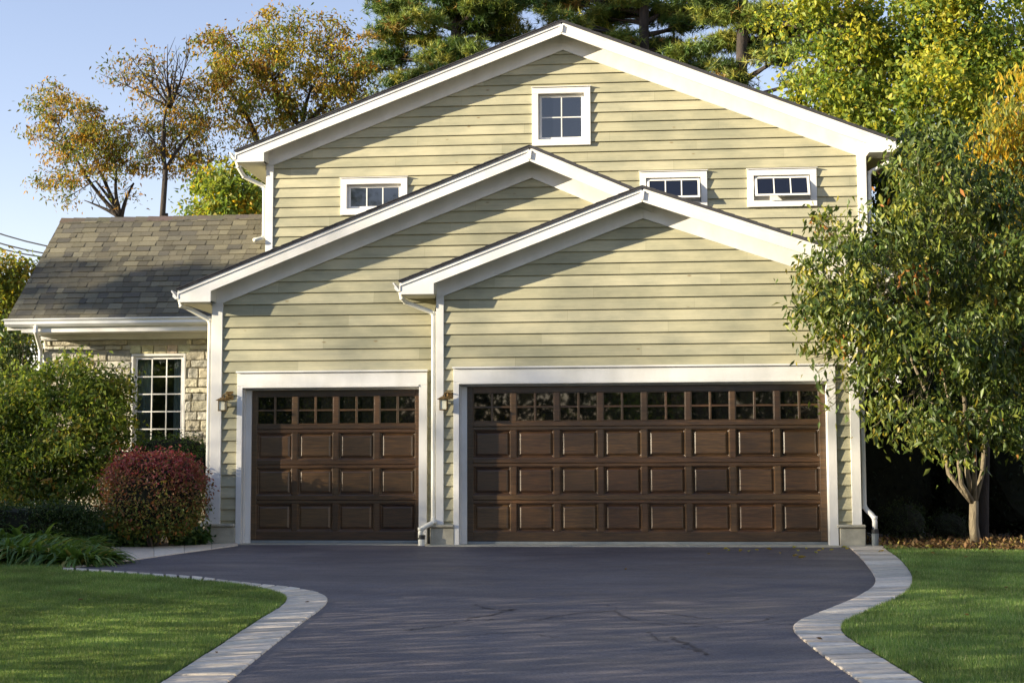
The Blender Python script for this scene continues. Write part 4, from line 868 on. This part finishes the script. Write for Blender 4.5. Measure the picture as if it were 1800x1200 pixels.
# large loose shrub on the left
bt = (P(90, 900, .8).x, .8, -.01)
tree('large_shrub', 'tall loose green shrub in front of the stone wing', 'shrub', bt, [P(70, 860, .8), P(110, 850, .8), P(95, 800, .8)],
     [lobe(40, 720, 50, 60, 0.9, .6), lobe(110, 680, 60, 50, 0.9, .6), lobe(170, 690, 50, 45, 0.8, .6), lobe(60, 800, 60, 50, 0.7, .6), lobe(140, 770, 70, 55, 0.7, .7), lobe(200, 745, 35, 50, 0.8, .5), lobe(-10, 780, 50, 80, 0.7, .6), lobe(10, 690, 35, 45, 1.0, .5, .8), lobe(130, 640, 30, 20, 1.0, .4, .5), lobe(185, 810, 35, 35, 0.6, .5, .8), lobe(30, 860, 60, 30, 0.4, .6), lobe(120, 855, 60, 30, 0.4, .6), lobe(205, 670, 20, 25, 0.9, .4, .4)],
     [(2, (.06, .10, .024)), (4, (.13, .19, .038)), (3, (.22, .29, .055)), (1.4, (.32, .32, .07)), (.3, (.36, .22, .05))], 26000, .085, .45, MBARK, r0=.045, sig=.12, droop=.25, clumps=60, twigs=12, shell=.3, trunkname='stems', mat=MLEAFT, reach=1.15)
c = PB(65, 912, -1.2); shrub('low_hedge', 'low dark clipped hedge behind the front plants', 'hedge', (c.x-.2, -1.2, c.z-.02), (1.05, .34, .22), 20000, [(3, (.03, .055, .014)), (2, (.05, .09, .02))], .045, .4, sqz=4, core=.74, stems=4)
# strap-leaved and mounded plants along the front of the bed
def straps(name, label, c, n, length, stops, spread=.3, wd=.02, group=None, arch=1.0):
    c = Vector(c); t = thing(name, c, label, 'plant', group); mb = MB(); 
    for i in range(n):
        a = random.uniform(0, 6.283); rr = random.random()**.5*spread; p = c+Vector((math.cos(a)*rr*.6, math.sin(a)*rr*.6, -.02)); L = length*random.uniform(.6, 1.15); col = random.choices([s[1] for s in stops], [s[0] for s in stops])[0]; k = random.uniform(.8, 1.2)
        d = Vector((math.cos(a), math.sin(a), 0)); side = Vector((-d.y, d.x, 0)); lean = random.uniform(.7, 1.35); vs = []; m_ = 6
        for j in range(m_+1):
            s = j/m_; x = L*s*lean*.85; z = L*(s*(1.15-.2*lean)-arch*s*s*lean*.85); w_ = wd*math.sin(math.pi*min(1, .12+s*.9))*(1.02-s)+.001
            q = p+d*x+Vector((0, 0, z)); vs += [q-side*w_, q+Vector((0, 0, -w_*.35)), q+side*w_]
        fs = []
        for j in range(m_): b = j*3; fs += [(b, b+1, b+4, b+3), (b+1, b+2, b+5, b+4)]
        mb.add(vs, fs, tuple(x*k for x in col))
    o = mb.build('leaves', MLEAF, t); return t
SG = [(3, (.10, .18, .04)), (3, (.15, .25, .055)), (1, (.22, .31, .07)), (.5, (.34, .30, .09))]
labs = ['leftmost clump', 'second clump', 'third clump', 'fourth clump', 'fifth clump', 'sixth clump', 'seventh clump', 'eighth clump', 'ninth clump', 'tenth clump', 'last clump', 'x']
for i, (px, py, ht, sp) in enumerate(((-25, 985, .62, .4), (18, 986, .66, .4), (50, 988, .60, .38), (82, 989, .52, .36), (110, 990, .42, .32), (140, 991, .46, .34), (163, 989, .34, .26), (10, 968, .75, .4), (55, 970, .7, .4), (100, 974, .5, .35), (130, 972, .45, .3))):
    g_ = G(px, py); straps('daylily_clump', labs[i]+' of arching green leaves in the left bed, counting from the left', g_, 230, ht*1.25, SG, sp*1.15, .046, 'arching plants edging the left bed')
for i, (px, py, ht) in enumerate(((155, 958, .34), (195, 959, .30), (232, 961, .26), (175, 952, .38), (215, 953, .30), (330, 957, .2))):
    g_ = G(px, py); c_ = (g_.x, g_.y+.1, g_.z+ht*.45)
    shrub('groundcover_plant', ['broad leafy low plant nearest the front of the left bed', 'broad leafy low plant under the tall shrub', 'broad leafy low plant at the foot of the red bush', 'taller leafy plant beneath the tall shrub', 'leafy plant just left of the red bush base', 'small leafy plant right of the red bush stems'][i], 'plant', c_, (.26, .24, ht*.62), 900, [(3, (.05, .11, .03)), (3, (.08, .15, .04)), (1, (.14, .20, .05))], .10, .55, core=.6, stems=3, droop=.2, group='low leafy plants around the red bush')
# right side dark understory
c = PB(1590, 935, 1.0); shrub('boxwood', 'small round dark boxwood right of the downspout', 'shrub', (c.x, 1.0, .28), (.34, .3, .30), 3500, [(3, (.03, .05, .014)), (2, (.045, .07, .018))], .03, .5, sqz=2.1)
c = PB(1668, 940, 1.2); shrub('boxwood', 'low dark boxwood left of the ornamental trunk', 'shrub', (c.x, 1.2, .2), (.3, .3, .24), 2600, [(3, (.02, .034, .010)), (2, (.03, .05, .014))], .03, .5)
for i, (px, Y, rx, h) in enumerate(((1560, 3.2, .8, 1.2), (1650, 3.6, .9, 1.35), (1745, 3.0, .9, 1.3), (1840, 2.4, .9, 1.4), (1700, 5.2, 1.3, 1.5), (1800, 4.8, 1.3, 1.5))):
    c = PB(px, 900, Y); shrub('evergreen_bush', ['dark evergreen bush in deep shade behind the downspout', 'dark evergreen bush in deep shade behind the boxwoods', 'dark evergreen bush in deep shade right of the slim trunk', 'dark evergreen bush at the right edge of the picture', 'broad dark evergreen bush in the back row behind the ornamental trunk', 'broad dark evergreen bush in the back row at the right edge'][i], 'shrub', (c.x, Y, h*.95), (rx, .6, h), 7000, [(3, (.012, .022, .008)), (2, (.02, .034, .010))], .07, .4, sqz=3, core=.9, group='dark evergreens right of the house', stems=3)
# beds
def bed(name, pts, h=.02):
    ps = [Vector((p[0], p[1], GS*min(p[1], 0)+h-.02)) for p in pts]; struct(name, ps, [tuple(range(len(ps)))], MMU)
q = [G(60, 1000), G(110, 999), G(165, 992)]
bed('mulch_bed', [(-14, YW+.1), (-14, G(0, 991).y), (G(0, 991).x, G(0, 991).y), (G(140, 999).x, G(140, 999).y-.05), (G(175, 975).x, G(175, 975).y), (G(170, 960).x, G(170, 960).y), (GM.xl-.02, -.1), (GM.xl-.02, YW+.1)], -.006)
rb0 = G(1555, 967); 
bed('mulch_bed', [(GD.xr+.05, 6), (GD.xr+.05, -.30), (rb0.x, rb0.y+.05), (G(1620, 968).x, G(1620, 968).y), (G(1700, 970).x, G(1700, 970).y), (G(1800, 972).x, G(1800, 972).y), (14, G(1800, 972).y), (14, 6)], -.004)
# lawns
def inpoly(pt, poly):
    x, y = pt[:, 0], pt[:, 1]; r = np.zeros(len(pt), bool); j = len(poly)-1
    for i in range(len(poly)):
        xi, yi, xj, yj = poly[i][0], poly[i][1], poly[j][0], poly[j][1]
        if yi != yj: r ^= ((yi > y) != (yj > y)) & (x < (xj-xi)*(y-yi)/(yj-yi)+xi)
        j = i
    return r
def lawn(name, poly, n_near, label, seed):
    rg = np.random.default_rng(seed); me = bpy.data.meshes.new(name); me.from_pydata([(p[0], p[1], GS*p[1]+.012) for p in poly], [], [tuple(range(len(poly)))])
    bm = bmesh.new(); bm.from_mesh(me); bmesh.ops.triangulate(bm, faces=bm.faces); bmesh.ops.recalc_face_normals(bm, faces=bm.faces)
    bm.to_mesh(me); bm.free(); o = mesh_obj(name, me, ML); o['kind'] = 'structure'
    if me.polygons[0].normal.z < 0: me.flip_normals()
    xs = [p[0] for p in poly]; ys = [p[1] for p in poly]
    m = n_near*6; pt = np.stack([rg.uniform(max(min(xs), -9.5), min(max(xs), 9.5), m), rg.uniform(max(min(ys), -12.6), max(ys), m)], 1)
    d = pt[:, 1]+D0; fx = (pt[:, 0]+.097*d)/d; ok = (np.abs(fx) < .36) & (d > 7.6); ok &= rg.random(m) < np.clip((9.5/d)**1.3, 0, 1)
    pt = pt[ok]; pt = pt[inpoly(pt, poly)]; pt = pt[:n_near]; n = len(pt)
    patch = np.sin(pt[:, 0]*2.3+1.3*np.sin(pt[:, 1]*1.7))*np.sin(pt[:, 1]*2.9+pt[:, 0]*1.1); dd = (pt[:, 1]+D0)
    hgt = rg.uniform(.022, .046, n)*(1+.12*patch); wd = .0022*(dd/9)**.9; a = rg.uniform(0, 6.283, n); l = rg.uniform(.1, .7, n)*hgt
    z = GS*pt[:, 1]+.010; v = np.empty((n, 3, 3), np.float32); dx, dy = np.cos(a), np.sin(a)
    v[:, 0] = np.stack([pt[:, 0]-dy*wd, pt[:, 1]+dx*wd, z], 1); v[:, 1] = np.stack([pt[:, 0]+dy*wd, pt[:, 1]-dx*wd, z], 1); v[:, 2] = np.stack([pt[:, 0]+dx*l, pt[:, 1]+dy*l, z+hgt], 1)
    g = bpy.data.meshes.new('grass'); g.vertices.add(n*3); g.vertices.foreach_set('co', v.ravel()); g.loops.add(n*3); g.loops.foreach_set('vertex_index', np.arange(n*3, dtype=np.int32)); g.polygons.add(n)
    g.polygons.foreach_set('loop_start', np.arange(n, dtype=np.int32)*3); g.polygons.foreach_set('loop_total', np.full(n, 3, np.int32)); g.update(calc_edges=True)
    st = np.array([(.14, .235, .055), (.20, .31, .07), (.22, .31, .11), (.31, .39, .12), (.45, .45, .22)]); ix = rg.choice(5, n, p=[.27, .3, .2, .17, .06]); cc = st[ix]*rg.uniform(.75, 1.25, (n, 1))*(1+.22*patch[:, None]+.16*np.sin(pt[:, :1]*7.1+pt[:, 1:]*3.3)*np.sin(pt[:, 1:]*5.7-pt[:, :1]*2.1))
    at = g.attributes.new('tone', 'FLOAT_COLOR', 'POINT'); c4 = np.ones((n, 3, 4), np.float32); c4[:, :, :3] = cc[:, None, :]; at.data.foreach_set('color', c4.ravel())
    go = mesh_obj('grass', g, MGRASS); props(go, label, 'grass', None, 'stuff')
LIp = [(p.x, p.y) for p in LI if p.y < LI[0].y+.5]
lp = [(-30, -2.95), (G(0, 990).x, G(0, 990).y), (G(60, 994).x, G(60, 994).y), (G(110, 998).x, G(110, 998).y)]+[(p.x, p.y) for p in LI if p.x > G(110, 998).x+.1]+[(LI[-1].x, -13.5), (-30, -13.5)]
lawn('lawn', lp, 260000, 'short dark green grass of the left lawn in shade', 1)
rp = [(p.x, p.y) for p in RO]+[(RO[-1].x, -13.5), (30, -13.5), (30, G(1800, 972).y), (G(1700, 970).x, G(1700, 970).y), (G(1620, 968).x, G(1620, 968).y)]
lawn('lawn', rp, 200000, 'short green grass of the right lawn', 2)
# leaf litter on the right bed (uncountable) and the few leaves on the asphalt
n = 5200; xs = RNG.uniform(GD.xr+.2, 8.5, n); y0 = G(1700, 968).y; ys = RNG.uniform(y0-.12, 1.4, n); xs[ys < y0+.1] = np.maximum(xs[ys < y0+.1], rb0.x)
cen = np.stack([xs, ys, np.where(ys < 0, GS*ys, 0)+RNG.uniform(.0, .05, n)+.01], 1)
props(leaf_cloud('leaf_litter', cen, RNG.uniform(.04, .09, n), .5, palette(n, [(3, (.22, .13, .06)), (2, (.32, .21, .10)), (2, (.13, .07, .035)), (1, (.42, .34, .08)), (1, (.10, .06, .04))]), MDRY, None, 0, .75), 'brown and yellow fallen leaves covering the mulch under the trees', 'fallen leaves', None, 'stuff')
random.seed(31)
for (px, py) in ((1276, 966), (1282, 969), (1397, 964), (1403, 970), (1440, 969), (1434, 973), (1447, 967), (1484, 963), (1490, 966), (1316, 971), (1372, 974), (1245, 975), (1405, 980), (1410, 982), (1398, 979), (1302, 970), (1545, 972), (1549, 970), (1418, 966), (1330, 968), (1462, 968), (1352, 967)):
    g_ = G(px, py); m = MB(); a = random.uniform(0, 6.28); s = random.uniform(.03, .055); d = Vector((math.cos(a), math.sin(a), 0)); q = Vector((-d.y, d.x, 0)); o = Vector((g_.x, g_.y, g_.z+.012)); cl = random.uniform(.015, .035)
    vs = [o-d*s, o-d*s*.2+q*s*.55+Vector((0, 0, cl)), o+d*s+Vector((0, 0, cl*.6)), o-d*s*.2-q*s*.55+Vector((0, 0, cl*.8)), o]
    m.add(vs, [(0, 4, 1), (4, 2, 1), (0, 3, 4), (3, 2, 4)], random.choice(((.50, .42, .06), (.42, .40, .08), (.35, .26, .08), (.55, .40, .07))))
    props(m.build('fallen_leaf', MDRY), 'small yellow leaf fallen on the asphalt before the wide garage door', 'leaf', 'yellow leaves on the driveway')
random.seed(52)
for (px, py) in ((1100, 1004), (87, 1046), (142, 1062), (540, 1062), (380, 1152), (452, 1084), (1640, 978), (1698, 985), (1745, 976), (1610, 1012), (1440, 1128), (1537, 1148), (1700, 1090), (1770, 1040)):
    g_ = G(px, py); m = MB(); a = random.uniform(0, 6.28); s_ = random.uniform(.018, .034); d = Vector((math.cos(a), math.sin(a), 0)); q = Vector((-d.y, d.x, 0)); o = Vector((g_.x, g_.y, g_.z+.022+(.02 if py < 1100 and (px < 400 or px > 1605) else 0))); cl = random.uniform(.01, .02)
    m.add([o-d*s_, o-d*s_*.2+q*s_*.55+Vector((0, 0, cl)), o+d*s_+Vector((0, 0, cl*.6)), o-d*s_*.2-q*s_*.55+Vector((0, 0, cl*.8)), o], [(0, 4, 1), (4, 2, 1), (0, 3, 4), (3, 2, 4)], random.choice(((.20, .12, .05), (.30, .19, .07), (.16, .09, .04))))
    props(m.build('fallen_leaf', MDRY), 'single small brown leaf scattered on the lawns and their pale borders', 'leaf', 'brown leaves scattered on lawn and borders')
# ------------------------------------------------------------------ off-frame: hedges added to block sun; trees that shade and show in glass
def row(name, label, x0, y0, x1, y1, hfn, n, seed, th=.9, core=False):
    rg = np.random.default_rng(seed); t = thing(name, ((x0+x1)/2, (y0+y1)/2, gz(0, (y0+y1)/2)), label, 'hedge'); u = rg.random(n); h = np.array([hfn(q) for q in u])
    L = math.hypot(x1-x0, y1-y0); dx, dy = (x1-x0)/L, (y1-y0)/L; off = rg.uniform(-th, th, n); z = rg.random(n)**.7*h*(1+.05*rg.normal(size=n))
    cen = np.stack([x0+dx*L*u-dy*off, y0+dy*L*u+dx*off, z-.5], 1); leaf_cloud('foliage', cen, rg.uniform(.07, .14, n), .5, palette(n, [(3, (.05, .09, .02)), (2, (.08, .12, .03)), (1, (.14, .14, .03))]), MLEAF, t, .2)
    m = MB(); k = int(L/.8)
    for i in range(k):
        ua, ub = i/k, (i+1)/k; ha, hb = hfn(ua)*.9-.5, hfn(ub)*.9-.5; e = th*.6
        A = (x0+dx*L*ua, y0+dy*L*ua); B = (x0+dx*L*ub, y0+dy*L*ub)
        m.add([(A[0]-dy*e, A[1]+dx*e, -.8), (B[0]-dy*e, B[1]+dx*e, -.8), (B[0]+dy*e, B[1]-dx*e, -.8), (A[0]+dy*e, A[1]-dx*e, -.8), (A[0]-dy*e, A[1]+dx*e, ha), (B[0]-dy*e, B[1]+dx*e, hb), (B[0]+dy*e, B[1]-dx*e, hb), (A[0]+dy*e, A[1]-dx*e, ha)], [(0, 1, 5, 4), (2, 3, 7, 6), (4, 5, 6, 7), (0, 4, 7, 3), (1, 2, 6, 5)])
    if core: m.build('shade_core', MCORE, t)
row('sun_block_hedge', 'unseen tall hedge added at the left to keep low sun off the lawn and drive', -40, -9.2, -7.6, -9.2, lambda u: (4.1 if u < .42 else 5.15 if u < .71 else 4.6)+.22*math.sin(u*23)+.15*math.sin(u*61), 120000, 4)  # added to block low sun, height shaped to spare the wall
row('sun_block_hedge', 'unseen tall hedge added towards the street to shade the near lawn and drive', -7.8, -9.4, -8.6, -24, lambda u: 4.1+.25*math.sin(u*17), 60000, 5)  # second added sun blocker, for the ground nearest the camera
def wtree(label, x, y, h, r, n, seed, stops, cl_=14):
    random.seed(seed); base = (x, y, gz(x, y)); L_ = []
    for i in range(9):
        a = random.uniform(0, 6.28); q = random.uniform(.2, .8)*r; L_.append((Vector((x+math.cos(a)*q, y+math.sin(a)*q, h*random.uniform(.45, .9))), r*.5, r*.5, r*.42, 1.))
    tree('street_tree', label, 'tree', base, (x, y, h*.4), L_, stops, n, .26, .55, MBARK, r0=.25, sig=.5, group='trees beyond the lawn outside the picture', clumps=cl_)
wtree('tall thin-crowned tree far beyond the left hedge', -52, -19, 16, 5, 1500, 1, GREEN, 4); wtree('second thin-crowned tree beyond the left hedge', -44, -14, 12.5, 3.6, 800, 2, GREEN, 4)
wtree('third thin-crowned tree beyond the left hedge', -60, -25, 18, 5.5, 1500, 3, GREEN, 4)
wtree('street tree right behind the viewpoint', 9, -44, 9.5, 4.5, 6000, 4, [(2, (.20, .2, .035)), (2, (.1, .14, .03))]); wtree('street tree straight behind the viewpoint', 1, -48, 8, 4.2, 5000, 5, GREEN); wtree('street tree left behind the viewpoint', -9, -46, 13, 5, 7000, 6, GREEN)

wtree('tall street tree beyond the lawn to the far left behind the viewpoint', -17, -50, 21, 6, 9000, 7, GREEN)
random.seed(41)
tree('street_tree', 'small round-headed tree left of the wing beyond the hedge', 'tree', (-28.5, -5.7, -.1), (-28.5, -5.7, 6.5), [(Vector((-28.6, -5.9, 8.35)), .9, 1.3, .62, 1.), (Vector((-28.6, -4.9, 8.2)), .7, .9, .5, .8), (Vector((-28.3, -6.6, 8.2)), .6, .8, .45, .7)], GREEN, 5200, .16, .55, MBARK, r0=.1, sig=.2, clumps=20)
shrub('round_shrub', 'clipped round shrub at the left end of the bed outside the picture', 'shrub', (-10.9, -1.3, .78), (1.5, .55, 1.0), 9000, GREEN, .07, .45, sqz=3)
rg = np.random.default_rng(77); n = 60000; u_ = rg.random(n); cx_ = -45+90*u_; hh = 8.5+2.5*np.sin(u_*19)+1.5*np.sin(u_*47); cen = np.stack([cx_, -58+rg.normal(size=n)*1.5, rg.random(n)*hh-.6], 1)
props(leaf_cloud('woodland', cen, rg.uniform(.3, .6, n), .6, palette(n, [(3, (.06, .09, .02)), (2, (.12, .15, .03)), (1, (.25, .22, .03))]), MLEAF, None, .3), 'line of mixed woodland across the street behind the viewpoint', 'woodland', None, 'stuff')
